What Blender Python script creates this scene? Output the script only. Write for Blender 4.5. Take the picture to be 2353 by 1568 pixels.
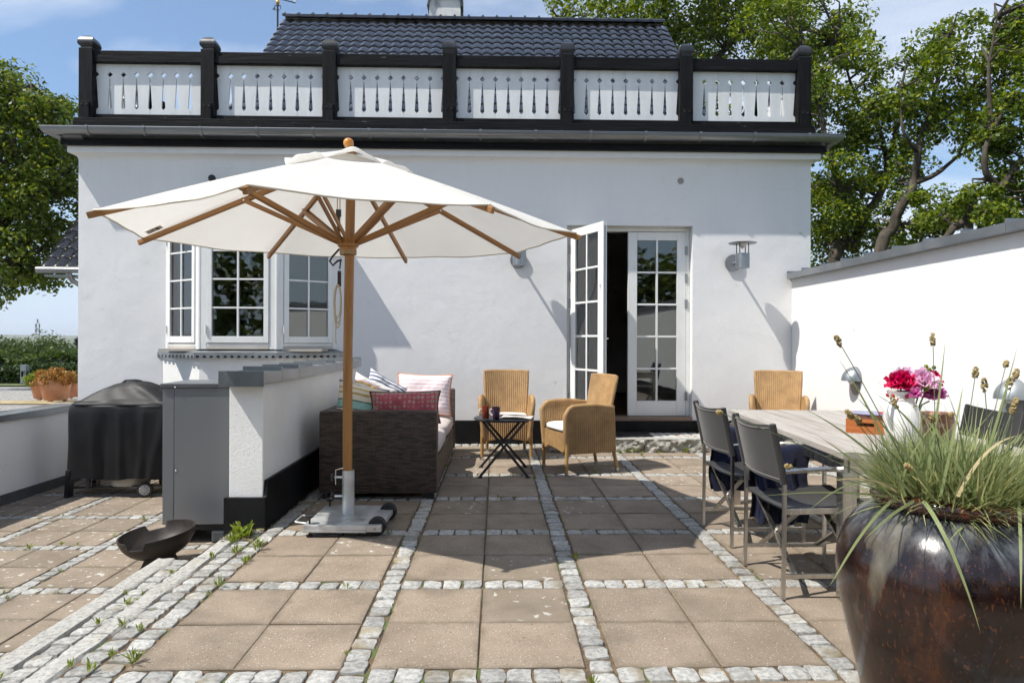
import bpy, bmesh, math, random
import numpy as np
from mathutils import Vector, Matrix
S = bpy.context.scene
for o in list(bpy.data.objects): bpy.data.objects.remove(o)
C = S.collection
PI = math.pi
R = math.radians
random.seed(7)

# ------------------------------------------------------------ camera
EYE = 1.28
YAW = math.atan(36/1534.)
ROLL = .0035
cam_d = bpy.data.cameras.new('camera'); cam = bpy.data.objects.new('camera', cam_d); C.objects.link(cam)
cam_d.sensor_width = 36; cam_d.lens = 36*1534/2352.; cam_d.clip_start = .05; cam_d.clip_end = 12000
_r = Vector((math.cos(YAW), -math.sin(YAW), 0)); _d = Vector((math.sin(YAW), math.cos(YAW), 0)); _u = Vector((0,0,1))
r2 = (_r + ROLL*_u).normalized(); u2 = (_u - ROLL*_r).normalized()
cam.matrix_world = Matrix(((r2.x,u2.x,-_d.x,0),(r2.y,u2.y,-_d.y,0),(r2.z,u2.z,-_d.z,EYE),(0,0,0,1)))
S.camera = cam

# ------------------------------------------------------------ sky, sun, exposure
LIGHT = Vector((.63, .245, -1)).normalized()          # the way the sunlight travels
SUN_EL = math.asin(-LIGHT.z); SUN_AZ = math.atan2(-LIGHT.x, -LIGHT.y)
W = bpy.data.worlds.new('World'); S.world = W; W.use_nodes = True
nt = W.node_tree; N = nt.nodes; L = nt.links
for n in list(N): N.remove(n)
out = N.new('ShaderNodeOutputWorld'); bg = N.new('ShaderNodeBackground'); sky = N.new('ShaderNodeTexSky')
sky.sky_type = 'NISHITA'; sky.sun_disc = False; sky.sun_elevation = SUN_EL; sky.sun_rotation = SUN_AZ % (2*PI)
sky.altitude = 0; sky.air_density = 1.0; sky.dust_density = .1; sky.ozone_density = 1.5
bg.inputs[1].default_value = .10
# drifting summer cloud over the whole dome
tc = N.new('ShaderNodeTexCoord'); sep = N.new('ShaderNodeSeparateXYZ'); L.new(tc.outputs['Generated'], sep.inputs[0])
zc = N.new('ShaderNodeMath'); zc.operation = 'MAXIMUM'; L.new(sep.outputs[2], zc.inputs[0]); zc.inputs[1].default_value = 0.0
za = N.new('ShaderNodeMath'); za.operation = 'ADD'; L.new(zc.outputs[0], za.inputs[0]); za.inputs[1].default_value = .28
dx = N.new('ShaderNodeMath'); dx.operation = 'DIVIDE'; L.new(sep.outputs[0], dx.inputs[0]); L.new(za.outputs[0], dx.inputs[1])
dy = N.new('ShaderNodeMath'); dy.operation = 'DIVIDE'; L.new(sep.outputs[1], dy.inputs[0]); L.new(za.outputs[0], dy.inputs[1])
cmb = N.new('ShaderNodeCombineXYZ'); L.new(dx.outputs[0], cmb.inputs[0]); L.new(dy.outputs[0], cmb.inputs[1]); cmb.inputs[2].default_value = 3.1
mp = N.new('ShaderNodeMapping'); L.new(cmb.outputs[0], mp.inputs[0]); mp.inputs['Location'].default_value = (3.2, 2.02, 0); mp.inputs['Rotation'].default_value = (0,0,R(25)); mp.inputs['Scale'].default_value = (.8,1.5,1)
cn = N.new('ShaderNodeTexNoise'); L.new(mp.outputs[0], cn.inputs[0]); cn.inputs['Scale'].default_value = 1.25; cn.inputs['Detail'].default_value = 8; cn.inputs['Roughness'].default_value = .56; cn.inputs['Distortion'].default_value = .35
cr = N.new('ShaderNodeValToRGB'); L.new(cn.outputs[0], cr.inputs[0]); cr.color_ramp.elements[0].position = .40; cr.color_ramp.elements[1].position = .68
cr.color_ramp.elements[0].color = (.20,.20,.20,1); cr.color_ramp.elements[1].color = (.95,.95,.95,1)
cm = N.new('ShaderNodeMix'); cm.data_type = 'RGBA'; L.new(cr.outputs[0], cm.inputs[0]); L.new(sky.outputs[0], cm.inputs[6]); cm.inputs[7].default_value = (7.6,7.9,8.4,1)
hz = N.new('ShaderNodeMapRange'); L.new(zc.outputs[0], hz.inputs[0]); hz.interpolation_type = 'SMOOTHSTEP'; hz.inputs['From Min'].default_value = 0.; hz.inputs['From Max'].default_value = .30; hz.inputs['To Min'].default_value = .85; hz.inputs['To Max'].default_value = 0.
hm = N.new('ShaderNodeMix'); hm.data_type = 'RGBA'; L.new(hz.outputs[0], hm.inputs[0]); L.new(cm.outputs[2], hm.inputs[6]); hm.inputs[7].default_value = (5.2,5.95,6.9,1); cm = hm
hs = N.new('ShaderNodeHueSaturation'); hs.inputs['Saturation'].default_value = 1.38; hs.inputs['Value'].default_value = 1.14
L.new(cm.outputs[2], hs.inputs['Color']); L.new(hs.outputs[0], bg.inputs[0]); L.new(bg.outputs[0], out.inputs[0])
sd = bpy.data.lights.new('sun', 'SUN'); sd.energy = 5.0; sd.angle = R(.53); sd.color = (1, .955, .88)
sun = bpy.data.objects.new('sun', sd); C.objects.link(sun); sun.rotation_euler = LIGHT.to_track_quat('-Z','Y').to_euler(); sun.location = (-12,-4,20)
S.view_settings.view_transform = 'Standard'; S.view_settings.look = 'None'; S.view_settings.exposure = .33; S.view_settings.gamma = 1
S.render.engine = 'CYCLES'
S.cycles.max_bounces = 7; S.cycles.diffuse_bounces = 3; S.cycles.glossy_bounces = 3; S.cycles.transmission_bounces = 6; S.cycles.transparent_max_bounces = 8
S.cycles.use_adaptive_sampling = True; S.cycles.adaptive_threshold = .025; S.cycles.adaptive_min_samples = 12; S.cycles.use_denoising = True
S.cycles.caustics_reflective = False; S.cycles.caustics_refractive = False; S.cycles.sample_clamp_indirect = 6

# ------------------------------------------------------------ helpers
class MB:
    """collects shapes for ONE mesh"""
    def __init__(s): s.v=[]; s.f=[]; s.M=None
    def add(s, vs, fs):
        b=len(s.v)
        if s.M is not None: vs=[tuple(s.M@Vector(p)) for p in vs]
        s.v += [tuple(p) for p in vs]; s.f += [tuple(i+b for i in q) for q in fs]; return s
    def box(s,x0,x1,y0,y1,z0,z1):
        return s.add([(x0,y0,z0),(x1,y0,z0),(x1,y1,z0),(x0,y1,z0),(x0,y0,z1),(x1,y0,z1),(x1,y1,z1),(x0,y1,z1)],
            [(0,3,2,1),(4,5,6,7),(0,1,5,4),(1,2,6,5),(2,3,7,6),(3,0,4,7)])
    def bar(s,p,q,w,h,up=(0,0,1)):
        p=Vector(p);q=Vector(q);d=(q-p).normalized();u=Vector(up)
        sd=d.cross(u)
        if sd.length<1e-4: sd=d.cross(Vector((0,1,0)))
        sd.normalize(); u=sd.cross(d).normalized(); a=sd*w/2; b=u*h/2
        return s.add([p-a-b,p+a-b,p+a+b,p-a+b,q-a-b,q+a-b,q+a+b,q-a+b],[(0,3,2,1),(4,5,6,7),(0,1,5,4),(1,2,6,5),(2,3,7,6),(3,0,4,7)])
    def tube(s,pts,r,n=8,cap=True,closed=False):
        pts=[Vector(p) for p in pts]; m=len(pts); rs=r if isinstance(r,(list,tuple)) else [r]*m
        vs=[];pu=None
        for i,p in enumerate(pts):
            if closed: t=pts[(i+1)%m]-pts[i-1]
            else: t=pts[min(i+1,m-1)]-pts[max(i-1,0)]
            if t.length<1e-9: t=Vector((0,0,1))
            t.normalize()
            if pu is None:
                pu=t.orthogonal().normalized()
            else:
                pu=pu-t*pu.dot(t)
                if pu.length<1e-6: pu=t.orthogonal()
                pu.normalize()
            w=t.cross(pu)
            for k in range(n):
                a=2*PI*k/n; vs.append(p+(pu*math.cos(a)+w*math.sin(a))*rs[i])
        fs=[]
        for i in range(m if closed else m-1):
            j=(i+1)%m
            for k in range(n): fs.append((i*n+k,i*n+(k+1)%n,j*n+(k+1)%n,j*n+k))
        if cap and not closed: fs += [tuple(range(n-1,-1,-1)),tuple((m-1)*n+k for k in range(n))]
        return s.add(vs,fs)
    def lathe(s,prof,n=32,c=(0,0,0),sx=1,sy=1):
        vs=[];fs=[];m=len(prof)
        for r,z in prof:
            for k in range(n):
                a=2*PI*k/n; vs.append((c[0]+r*math.cos(a)*sx,c[1]+r*math.sin(a)*sy,c[2]+z))
        for i in range(m-1):
            for k in range(n): fs.append((i*n+k,i*n+(k+1)%n,(i+1)*n+(k+1)%n,(i+1)*n+k))
        if prof[0][0]>1e-5: fs.append(tuple(range(n-1,-1,-1)))
        if prof[-1][0]>1e-5: fs.append(tuple((m-1)*n+k for k in range(n)))
        return s.add(vs,fs)
    def prism(s,poly,y0,y1,axis='y'):
        n=len(poly)
        P=(lambda a,b,t:(a,t,b)) if axis=='y' else ((lambda a,b,t:(t,a,b)) if axis=='x' else (lambda a,b,t:(a,b,t)))
        vs=[P(a,b,y0) for a,b in poly]+[P(a,b,y1) for a,b in poly]
        fs=[tuple(range(n)),tuple(range(2*n-1,n-1,-1))]+[(i,n+i,n+(i+1)%n,(i+1)%n) for i in range(n)]
        return s.add(vs,fs)
    def sphere(s,c,r,n=12,m=8,sc=(1,1,1)):
        vs=[(c[0],c[1],c[2]-r*sc[2])];fs=[]
        for i in range(1,m):
            t=PI*i/m
            for k in range(n):
                a=2*PI*k/n; vs.append((c[0]+r*sc[0]*math.sin(t)*math.cos(a),c[1]+r*sc[1]*math.sin(t)*math.sin(a),c[2]-r*sc[2]*math.cos(t)))
        vs.append((c[0],c[1],c[2]+r*sc[2])); e=len(vs)-1
        for k in range(n): fs.append((0,1+(k+1)%n,1+k)); fs.append((e,1+(m-2)*n+k,1+(m-2)*n+(k+1)%n))
        for i in range(m-2):
            for k in range(n): fs.append((1+i*n+k,1+i*n+(k+1)%n,1+(i+1)*n+(k+1)%n,1+(i+1)*n+k))
        return s.add(vs,fs)
    def grid(s,nu,nv,fn,flip=False):
        vs=[fn(i/nu,j/nv) for j in range(nv+1) for i in range(nu+1)]; w=nu+1
        fs=[(j*w+i,j*w+i+1,(j+1)*w+i+1,(j+1)*w+i) for j in range(nv) for i in range(nu)]
        if flip: fs=[q[::-1] for q in fs]
        return s.add(vs,fs)
    def mesh(s,name,smooth=None,bevel=0,fix=True,weld=0):
        me=bpy.data.meshes.new(name); me.from_pydata(s.v,[],s.f)
        if bevel or fix or weld:
            bm=bmesh.new(); bm.from_mesh(me)
            if weld: bmesh.ops.remove_doubles(bm,verts=bm.verts,dist=weld)
            if fix: bmesh.ops.recalc_face_normals(bm,faces=bm.faces)
            if bevel:
                es=[e for e in bm.edges if len(e.link_faces)==2 and e.calc_face_angle(0)>.5]
                bmesh.ops.bevel(bm,geom=es,offset=bevel,segments=2,affect='EDGES',profile=.6,clamp_overlap=True)
            bm.to_mesh(me); bm.free()
        if smooth is not None:
            me.shade_smooth()
            if smooth<180: me.set_sharp_from_angle(angle=R(smooth))
        return me
    def build(s,name,m,parent=None,smooth=None,bevel=0,fix=True,weld=0):
        me=s.mesh(name,smooth,bevel,fix,weld); return link(name,me,m,parent)
def link(name,me,m=None,parent=None,loc=None,rot=None):
    o=bpy.data.objects.new(name,me); C.objects.link(o)
    if m is not None and not me.materials: me.materials.append(m)
    if parent is not None: o.parent=parent
    if loc is not None: o.location=loc
    if rot is not None: o.rotation_euler=rot
    return o
def tag(o,label=None,cat=None,group=None,kind=None):
    if label: o['label']=label
    if cat: o['category']=cat
    if group: o['group']=group
    if kind: o['kind']=kind
    return o
def thing(name,label,cat,loc=(0,0,0),rz=0,group=None):
    o=bpy.data.objects.new(name,None); C.objects.link(o); o.location=loc; o.rotation_euler=(0,0,rz); o.empty_display_size=.1
    return tag(o,label,cat,group)
def dup(o,parent=None):
    c=o.copy(); C.objects.link(c); c.parent=parent
    for ch in list(o.children): dup(ch,c)
    return c
def fastmesh(name,V,F,m,smooth=False,uv=None):
    """big numpy meshes: V (n,3), F (k,3 or 4)"""
    V=np.asarray(V,np.float32); F=np.asarray(F,np.int32)
    me=bpy.data.meshes.new(name); k=F.shape[1]
    me.vertices.add(len(V)); me.vertices.foreach_set('co',V.ravel())
    me.loops.add(F.size); me.loops.foreach_set('vertex_index',F.ravel())
    me.polygons.add(len(F)); me.polygons.foreach_set('loop_start',np.arange(0,F.size,k,dtype=np.int32))
    try: me.polygons.foreach_set('loop_total',np.full(len(F),k,np.int32))
    except Exception: pass
    me.update(calc_edges=True); me.validate()
    if smooth: me.shade_smooth()
    me.materials.append(m); return me

# ------------------------------------------------------------ materials
def nodes(name):
    m=bpy.data.materials.new(name); m.use_nodes=True; t=m.node_tree; b=t.nodes['Principled BSDF']; return m,t,b
def rgba(c): return (c[0],c[1],c[2],1)
def mat(name,col,rough=.6,metal=0.,spec=.5,col2=None,vs=4.,vd=5,lo=.4,hi=.62,bump=0.,bs=40.,bd=.01,bdet=4,stretch=(1,1,1),rnd=0.,coat=0.,rvar=0.,spots=None,transl=0.,spots2=None,sheen=0.,bump2=None):
    m,t,b=nodes(name); n=t.nodes; l=t.links
    tcn=n.new('ShaderNodeTexCoord'); oi=n.new('ShaderNodeObjectInfo')
    add=n.new('ShaderNodeVectorMath'); add.operation='ADD'; l.new(tcn.outputs['Object'],add.inputs[0])
    sc=n.new('ShaderNodeVectorMath'); sc.operation='SCALE'; sc.inputs[0].default_value=(31,17,23); l.new(oi.outputs['Random'],sc.inputs['Scale']); l.new(sc.outputs[0],add.inputs[1])
    mpn=n.new('ShaderNodeMapping'); l.new(add.outputs[0],mpn.inputs[0]); mpn.inputs['Scale'].default_value=stretch
    vec=mpn.outputs[0]
    b.inputs['Roughness'].default_value=rough; b.inputs['Metallic'].default_value=metal; b.inputs['Specular IOR Level'].default_value=spec
    b.inputs['Coat Weight'].default_value=coat; b.inputs['Coat Roughness'].default_value=.05
    if sheen: b.inputs['Sheen Weight'].default_value=sheen
    b.inputs['Base Color'].default_value=rgba(col)
    cur=None
    if col2 is not None:
        nz=n.new('ShaderNodeTexNoise'); l.new(vec,nz.inputs[0]); nz.inputs['Scale'].default_value=vs; nz.inputs['Detail'].default_value=vd; nz.inputs['Roughness'].default_value=.6
        rp=n.new('ShaderNodeValToRGB'); l.new(nz.outputs[0],rp.inputs[0]); rp.color_ramp.elements[0].position=lo; rp.color_ramp.elements[1].position=hi
        rp.color_ramp.elements[0].color=rgba(col); rp.color_ramp.elements[1].color=rgba(col2); cur=rp.outputs[0]
        if rvar:
            mr=n.new('ShaderNodeMapRange'); l.new(nz.outputs[0],mr.inputs[0]); mr.inputs['From Min'].default_value=.3; mr.inputs['From Max'].default_value=.7
            mr.inputs['To Min'].default_value=max(0,rough-rvar); mr.inputs['To Max'].default_value=min(1,rough+rvar); l.new(mr.outputs[0],b.inputs['Roughness'])
    for sp in (spots,spots2):
        if not sp: continue
        # (colour, scale, lo, hi, detail)
        nz=n.new('ShaderNodeTexNoise'); l.new(vec,nz.inputs[0]); nz.inputs['Scale'].default_value=sp[1]; nz.inputs['Detail'].default_value=sp[4] if len(sp)>4 else 3
        rp=n.new('ShaderNodeMapRange'); l.new(nz.outputs[0],rp.inputs[0]); rp.inputs['From Min'].default_value=sp[2]; rp.inputs['From Max'].default_value=sp[3]
        mx=n.new('ShaderNodeMix'); mx.data_type='RGBA'; l.new(rp.outputs[0],mx.inputs[0])
        if cur is not None: l.new(cur,mx.inputs[6])
        else: mx.inputs[6].default_value=rgba(col)
        mx.inputs[7].default_value=rgba(sp[0]); cur=mx.outputs[2]
    if rnd:
        mr=n.new('ShaderNodeMapRange'); l.new(oi.outputs['Random'],mr.inputs[0]); mr.inputs['To Min'].default_value=1-rnd; mr.inputs['To Max'].default_value=1+rnd*.6
        hv=n.new('ShaderNodeHueSaturation'); l.new(mr.outputs[0],hv.inputs['Value'])
        if cur is not None: l.new(cur,hv.inputs['Color'])
        else: hv.inputs['Color'].default_value=rgba(col)
        cur=hv.outputs[0]
    if cur is not None: l.new(cur,b.inputs['Base Color'])
    last=None
    for bp in ((bump,bs,bd,bdet),bump2):
        if not bp or not bp[0]: continue
        nz=n.new('ShaderNodeTexNoise'); l.new(vec,nz.inputs[0]); nz.inputs['Scale'].default_value=bp[1]; nz.inputs['Detail'].default_value=bp[3] if len(bp)>3 else 4
        bn=n.new('ShaderNodeBump'); bn.inputs['Strength'].default_value=bp[0]; bn.inputs['Distance'].default_value=bp[2]; l.new(nz.outputs[0],bn.inputs['Height'])
        if last: l.new(last,bn.inputs['Normal'])
        last=bn.outputs[0]
    if last: l.new(last,b.inputs['Normal'])
    if transl:
        o=n['Material Output']; tr=n.new('ShaderNodeBsdfTranslucent'); ms=n.new('ShaderNodeMixShader'); ms.inputs[0].default_value=transl
        if cur is not None: l.new(cur,tr.inputs[0])
        else: tr.inputs[0].default_value=rgba(col)
        l.new(b.outputs[0],ms.inputs[1]); l.new(tr.outputs[0],ms.inputs[2]); l.new(ms.outputs[0],o.inputs[0])
    return m
def leafmat(name,c1,c2,c3,transl=.35,rough=.45):
    m,t,b=nodes(name); n=t.nodes; l=t.links
    g=n.new('ShaderNodeNewGeometry'); rp=n.new('ShaderNodeValToRGB'); l.new(g.outputs['Random Per Island'],rp.inputs[0])
    rp.color_ramp.elements[0].color=rgba(c1); rp.color_ramp.elements[1].color=rgba(c3); e=rp.color_ramp.elements.new(.55); e.color=rgba(c2)
    l.new(rp.outputs[0],b.inputs['Base Color']); b.inputs['Roughness'].default_value=rough; b.inputs['Specular IOR Level'].default_value=.22
    tr=n.new('ShaderNodeBsdfTranslucent'); hv=n.new('ShaderNodeHueSaturation'); hv.inputs['Value'].default_value=1.35; hv.inputs['Hue'].default_value=.485; hv.inputs['Saturation'].default_value=1.1
    l.new(rp.outputs[0],hv.inputs['Color']); l.new(hv.outputs[0],tr.inputs[0])
    ms=n.new('ShaderNodeMixShader'); ms.inputs[0].default_value=transl; l.new(b.outputs[0],ms.inputs[1]); l.new(tr.outputs[0],ms.inputs[2]); l.new(ms.outputs[0],n['Material Output'].inputs[0])
    return m
def stripes(name,cols,scale,axis=0,rough=.85,soft=0.):
    """woven cloth stripes: cols = list of (position, colour); repeats every 1/scale metres along an object axis"""
    m,t,b=nodes(name); n=t.nodes; l=t.links
    tcn=n.new('ShaderNodeTexCoord'); sp=n.new('ShaderNodeSeparateXYZ'); l.new(tcn.outputs['Object'],sp.inputs[0])
    mu=n.new('ShaderNodeMath'); mu.operation='MULTIPLY'; l.new(sp.outputs[axis],mu.inputs[0]); mu.inputs[1].default_value=scale
    ad=n.new('ShaderNodeMath'); ad.operation='ADD'; l.new(mu.outputs[0],ad.inputs[0]); ad.inputs[1].default_value=20.37
    fr=n.new('ShaderNodeMath'); fr.operation='FRACT'; l.new(ad.outputs[0],fr.inputs[0])
    rp=n.new('ShaderNodeValToRGB'); rp.color_ramp.interpolation='CONSTANT'; l.new(fr.outputs[0],rp.inputs[0])
    while len(rp.color_ramp.elements)<len(cols): rp.color_ramp.elements.new(.5)
    for e,(p,c) in zip(rp.color_ramp.elements,cols): e.position=p
    for e,(p,c) in zip(rp.color_ramp.elements,cols): e.color=rgba(c)
    l.new(rp.outputs[0],b.inputs['Base Color']); b.inputs['Roughness'].default_value=rough; b.inputs['Specular IOR Level'].default_value=.2; b.inputs['Sheen Weight'].default_value=.1
    nz=n.new('ShaderNodeTexNoise'); l.new(tcn.outputs['Object'],nz.inputs[0]); nz.inputs['Scale'].default_value=14; nz.inputs['Detail'].default_value=3
    bn=n.new('ShaderNodeBump'); bn.inputs['Strength'].default_value=.5; bn.inputs['Distance'].default_value=.02; l.new(nz.outputs[0],bn.inputs['Height']); l.new(bn.outputs[0],b.inputs['Normal'])
    return m
def glassmat(name,tint=(.9,.95,.93)):
    m,t,b=nodes(name); n=t.nodes; l=t.links; n.remove(b)
    fr=n.new('ShaderNodeFresnel'); fr.inputs[0].default_value=1.52
    mr=n.new('ShaderNodeMath'); mr.operation='MULTIPLY'; mr.inputs[1].default_value=2.4; mr.use_clamp=True; l.new(fr.outputs[0],mr.inputs[0])
    tr=n.new('ShaderNodeBsdfTransparent'); tr.inputs[0].default_value=rgba(tint); gl=n.new('ShaderNodeBsdfGlossy'); gl.inputs['Roughness'].default_value=0.0
    nz=n.new('ShaderNodeTexNoise'); nz.inputs['Scale'].default_value=1.5; bn=n.new('ShaderNodeBump'); bn.inputs['Strength'].default_value=.02; bn.inputs['Distance'].default_value=.02; l.new(nz.outputs[0],bn.inputs['Height']); l.new(bn.outputs[0],gl.inputs['Normal'])
    ms=n.new('ShaderNodeMixShader'); l.new(mr.outputs[0],ms.inputs[0]); l.new(tr.outputs[0],ms.inputs[1]); l.new(gl.outputs[0],ms.inputs[2]); l.new(ms.outputs[0],n['Material Output'].inputs[0])
    return m
def woodmat(name,c1,c2,rough=.5,axis=2,scale=1.,c3=None,coat=0.):
    st=[14*scale,14*scale,14*scale]; st[axis]=.9*scale
    return mat(name,c1,rough,col2=c2,vs=3.,vd=6,lo=.35,hi=.65,bump=.25,bs=5,bd=.004,stretch=tuple(st),coat=coat,spots=(c3,1.2,.52,.75) if c3 else None)

def plaster(name,col,dirt=(.55,.53,.5)):
    m=mat(name,col,.85,spec=.25,col2=(col[0]*.965,col[1]*.965,col[2]*.97),vs=1.3,vd=6,lo=.35,hi=.7,bump=.22,bs=55,bd=.006,bdet=6,spots=(dirt,9.,.715,.80,3),bump2=(.35,2.6,.03,3))
    t=m.node_tree; n=t.nodes; l=t.links; b=n['Principled BSDF']; src=b.inputs['Base Color'].links[0].from_socket; tcn=n.new('ShaderNodeTexCoord'); mp_=n.new('ShaderNodeMapping'); l.new(tcn.outputs['Object'],mp_.inputs[0]); mp_.inputs['Scale'].default_value=(5,5,.35)
    nz=n.new('ShaderNodeTexNoise'); l.new(mp_.outputs[0],nz.inputs[0]); nz.inputs['Scale'].default_value=1.6; nz.inputs['Detail'].default_value=9; nz.inputs['Roughness'].default_value=.7; mr=n.new('ShaderNodeMapRange'); l.new(nz.outputs[0],mr.inputs[0]); mr.inputs[1].default_value=.48; mr.inputs[2].default_value=.78; mr.inputs[4].default_value=.15
    mx=n.new('ShaderNodeMix'); mx.data_type='RGBA'; l.new(mr.outputs[0],mx.inputs[0]); l.new(src,mx.inputs[6]); mx.inputs[7].default_value=(.60,.585,.55,1)
    vo=n.new('ShaderNodeTexVoronoi'); vo.feature='DISTANCE_TO_EDGE'; n3=n.new('ShaderNodeTexNoise'); l.new(tcn.outputs['Object'],n3.inputs[0]); n3.inputs['Scale'].default_value=3; vm=n.new('ShaderNodeVectorMath'); vm.operation='MULTIPLY_ADD'; l.new(n3.outputs[1],vm.inputs[0]); vm.inputs[1].default_value=(.5,.5,.5); l.new(tcn.outputs['Object'],vm.inputs[2]); l.new(vm.outputs[0],vo.inputs[0]); vo.inputs['Scale'].default_value=.9
    cr_=n.new('ShaderNodeMapRange'); l.new(vo.outputs[0],cr_.inputs[0]); cr_.inputs[1].default_value=.0; cr_.inputs[2].default_value=.0035; cr_.inputs[3].default_value=.22; cr_.inputs[4].default_value=0.
    m2=n.new('ShaderNodeMix'); m2.data_type='RGBA'; l.new(cr_.outputs[0],m2.inputs[0]); l.new(mx.outputs[2],m2.inputs[6]); m2.inputs[7].default_value=(.45,.44,.42,1); l.new(m2.outputs[2],b.inputs['Base Color'])
    return m
M={}
M['plaster']=plaster('white_plaster',(.77,.767,.76)); M['plaster_rough']=mat('rough_plaster',(.78,.775,.755),.9,spec=.2,bump=.35,bs=75,bd=.006,bdet=5,col2=(.74,.735,.71),vs=3)
M['white_paint']=mat('white_paint',(.76,.765,.745),.38,col2=(.72,.725,.70),vs=3,bump=.08,bs=30,bd=.003)
M['board_paint']=mat('board_paint',(.72,.735,.735),.5,col2=(.66,.675,.68),vs=2.5,bump=.15,bs=12,bd=.006,stretch=(3,3,.5),rnd=.05)
M['black_wood']=mat('black_wood',(.006,.006,.0065),.55,spec=.12,col2=(.012,.012,.013),vs=3,vd=7,bump=.5,bs=6,bd=.008,bdet=7,stretch=(.6,6,6),spots=((.26,.25,.24),9.,.71,.77,7))
M['black_post']=mat('black_post',(.006,.006,.0065),.55,spec=.12,col2=(.012,.012,.013),vs=3,vd=7,bump=.5,bs=6,bd=.008,bdet=7,stretch=(6,6,.6),spots=((.28,.27,.26),9.,.75,.80,6))
M['black_cap']=mat('black_cap',(.018,.018,.02),.3,metal=.0,col2=(.03,.031,.034),vs=6,bump=.15,bs=20,bd=.004)
M['black_plinth']=mat('black_plinth',(.006,.006,.0065),.55,spec=.18,col2=(.011,.011,.012),vs=4,bump=.25,bs=35,bd=.006,spots=((.22,.22,.22),6.,.76,.80,5))
M['zinc']=mat('zinc',(.25,.27,.29),.42,metal=.75,col2=(.34,.36,.37),vs=2.5,vd=6,lo=.35,hi=.7,bump=.06,bs=8,bd=.004,rvar=.12,rnd=.06)
M['zinc_dark']=mat('zinc_dark',(.12,.135,.15),.4,metal=.7,col2=(.19,.205,.22),vs=3,bump=.05,bs=8,bd=.004,rvar=.1,rnd=.08)
M['gutter']=mat('gutter',(.26,.265,.27),.36,metal=.85,col2=(.20,.205,.21),vs=2,stretch=(.6,4,4),rvar=.1)
M['tile']=mat('glazed_roof_tile',(.010,.010,.011),.15,spec=.6,col2=(.02,.02,.023),vs=5,coat=.3,rnd=.35,bump=.08,bs=9,bd=.004)
M['granite']=mat('granite',(.26,.255,.24),.85,spec=.3,col2=(.405,.40,.375),vs=48,vd=3,lo=.38,hi=.60,rnd=.26,bump=.5,bs=26,bd=.005,bdet=5,spots=((.22,.215,.20),70,.66,.72,1),spots2=((.20,.155,.085),5,.54,.74,5))
M['granite_kerb']=mat('granite_kerb',(.30,.295,.27),.85,spec=.3,col2=(.43,.42,.39),vs=40,vd=3,lo=.38,hi=.6,rnd=.08,bump=.6,bs=18,bd=.01,bdet=6,spots=((.18,.175,.16),60,.63,.70,1),spots2=((.33,.30,.22),3,.58,.8,4))
M['granite_rough']=mat('granite_rough',(.30,.29,.25),.9,col2=(.46,.44,.39),vs=18,vd=5,bump=1.,bs=13,bd=.05,bdet=7,spots=((.12,.11,.08),9,.6,.72,4))
M['slab']=mat('concrete_slab',(.196,.154,.113),.88,spec=.25,col2=(.305,.246,.187),vs=3.6,vd=9,lo=.28,hi=.74,rnd=.09,bump=.35,bs=110,bd=.003,spots=((.42,.385,.335),130,.66,.71,1),spots2=((.11,.095,.08),95,.68,.73,1))
M['slab_lichen']=mat('lichen_slab',(.208,.168,.126),.9,spec=.2,col2=(.305,.25,.194),vs=3.4,vd=9,lo=.3,hi=.72,rnd=.10,bump=.35,bs=110,bd=.003,spots=((.50,.48,.43),20,.63,.66,5),spots2=((.12,.105,.09),80,.68,.73,1))
M['joint']=mat('mossy_joint',(.075,.053,.034),.95,col2=(.17,.115,.06),vs=9,vd=6,bump=.8,bs=60,bd=.01,spots=((.085,.11,.03),6,.56,.66,5))
M['gravel']=mat('gravel',(.27,.26,.245),.95,col2=(.42,.41,.39),vs=55,vd=3,bump=1.,bs=60,bd=.03,spots=((.25,.24,.22),40,.62,.7,2))
M['lawn']=mat('lawn',(.07,.10,.025),.9,col2=(.13,.13,.045),vs=5,bump=.8,bs=40,bd=.03)
M['field']=mat('field',(.06,.09,.03),.95,col2=(.14,.13,.06),vs=.02,vd=4)
M['teak']=woodmat('parasol_wood',(.38,.185,.052),(.27,.12,.032),.42,axis=2,c3=(.20,.085,.025))
M['teak_x']=woodmat('parasol_rib_wood',(.36,.175,.05),(.25,.11,.028),.45,axis=0)
M['finial']=mat('varnished_wood',(.62,.24,.02),.15,col2=(.5,.17,.015),vs=5,coat=.6)
M['canvas']=mat('canvas',(.80,.785,.74),.9,spec=.15,col2=(.75,.73,.68),vs=1.8,vd=6,lo=.35,hi=.75,bump=.3,bs=3.2,bd=.03,transl=.36,bump2=(.15,400,.001,2),spots=((.52,.49,.42),14,.73,.79,3))
M['galv']=mat('galvanised',(.52,.53,.53),.45,metal=.7,col2=(.64,.65,.65),vs=9,vd=5,rvar=.1,spots=((.33,.32,.28),5,.6,.75))
M['rubber']=mat('black_rubber',(.016,.016,.017),.55,bump=.1,bs=60,bd=.002)
M['black_metal']=mat('black_metal',(.014,.014,.016),.4,bump=.05,bs=80,bd=.001)
M['steel']=mat('brushed_steel',(.60,.585,.555),.3,metal=1.,col2=(.50,.485,.455),vs=3,rvar=.08,stretch=(8,8,.7))
M['sling']=mat('grey_sling',(.020,.019,.0185),.75,spec=.25,col2=(.030,.029,.028),vs=4,bump=.25,bs=320,bd=.001,sheen=.15)
M['seam']=mat('seam',(.25,.24,.23),.8)
M['navy']=mat('navy_blanket',(.007,.009,.026),.95,spec=.1,col2=(.011,.014,.038),vs=7,bump=.6,bs=10,bd=.02,sheen=.3)
M['table_wood']=woodmat('weathered_teak',(.31,.285,.255),(.42,.39,.35),.8,axis=1,c3=(.25,.215,.18))
M['cushion']=mat('white_cushion',(.78,.77,.74),.9,spec=.15,bump=.3,bs=7,bd=.012)
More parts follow.
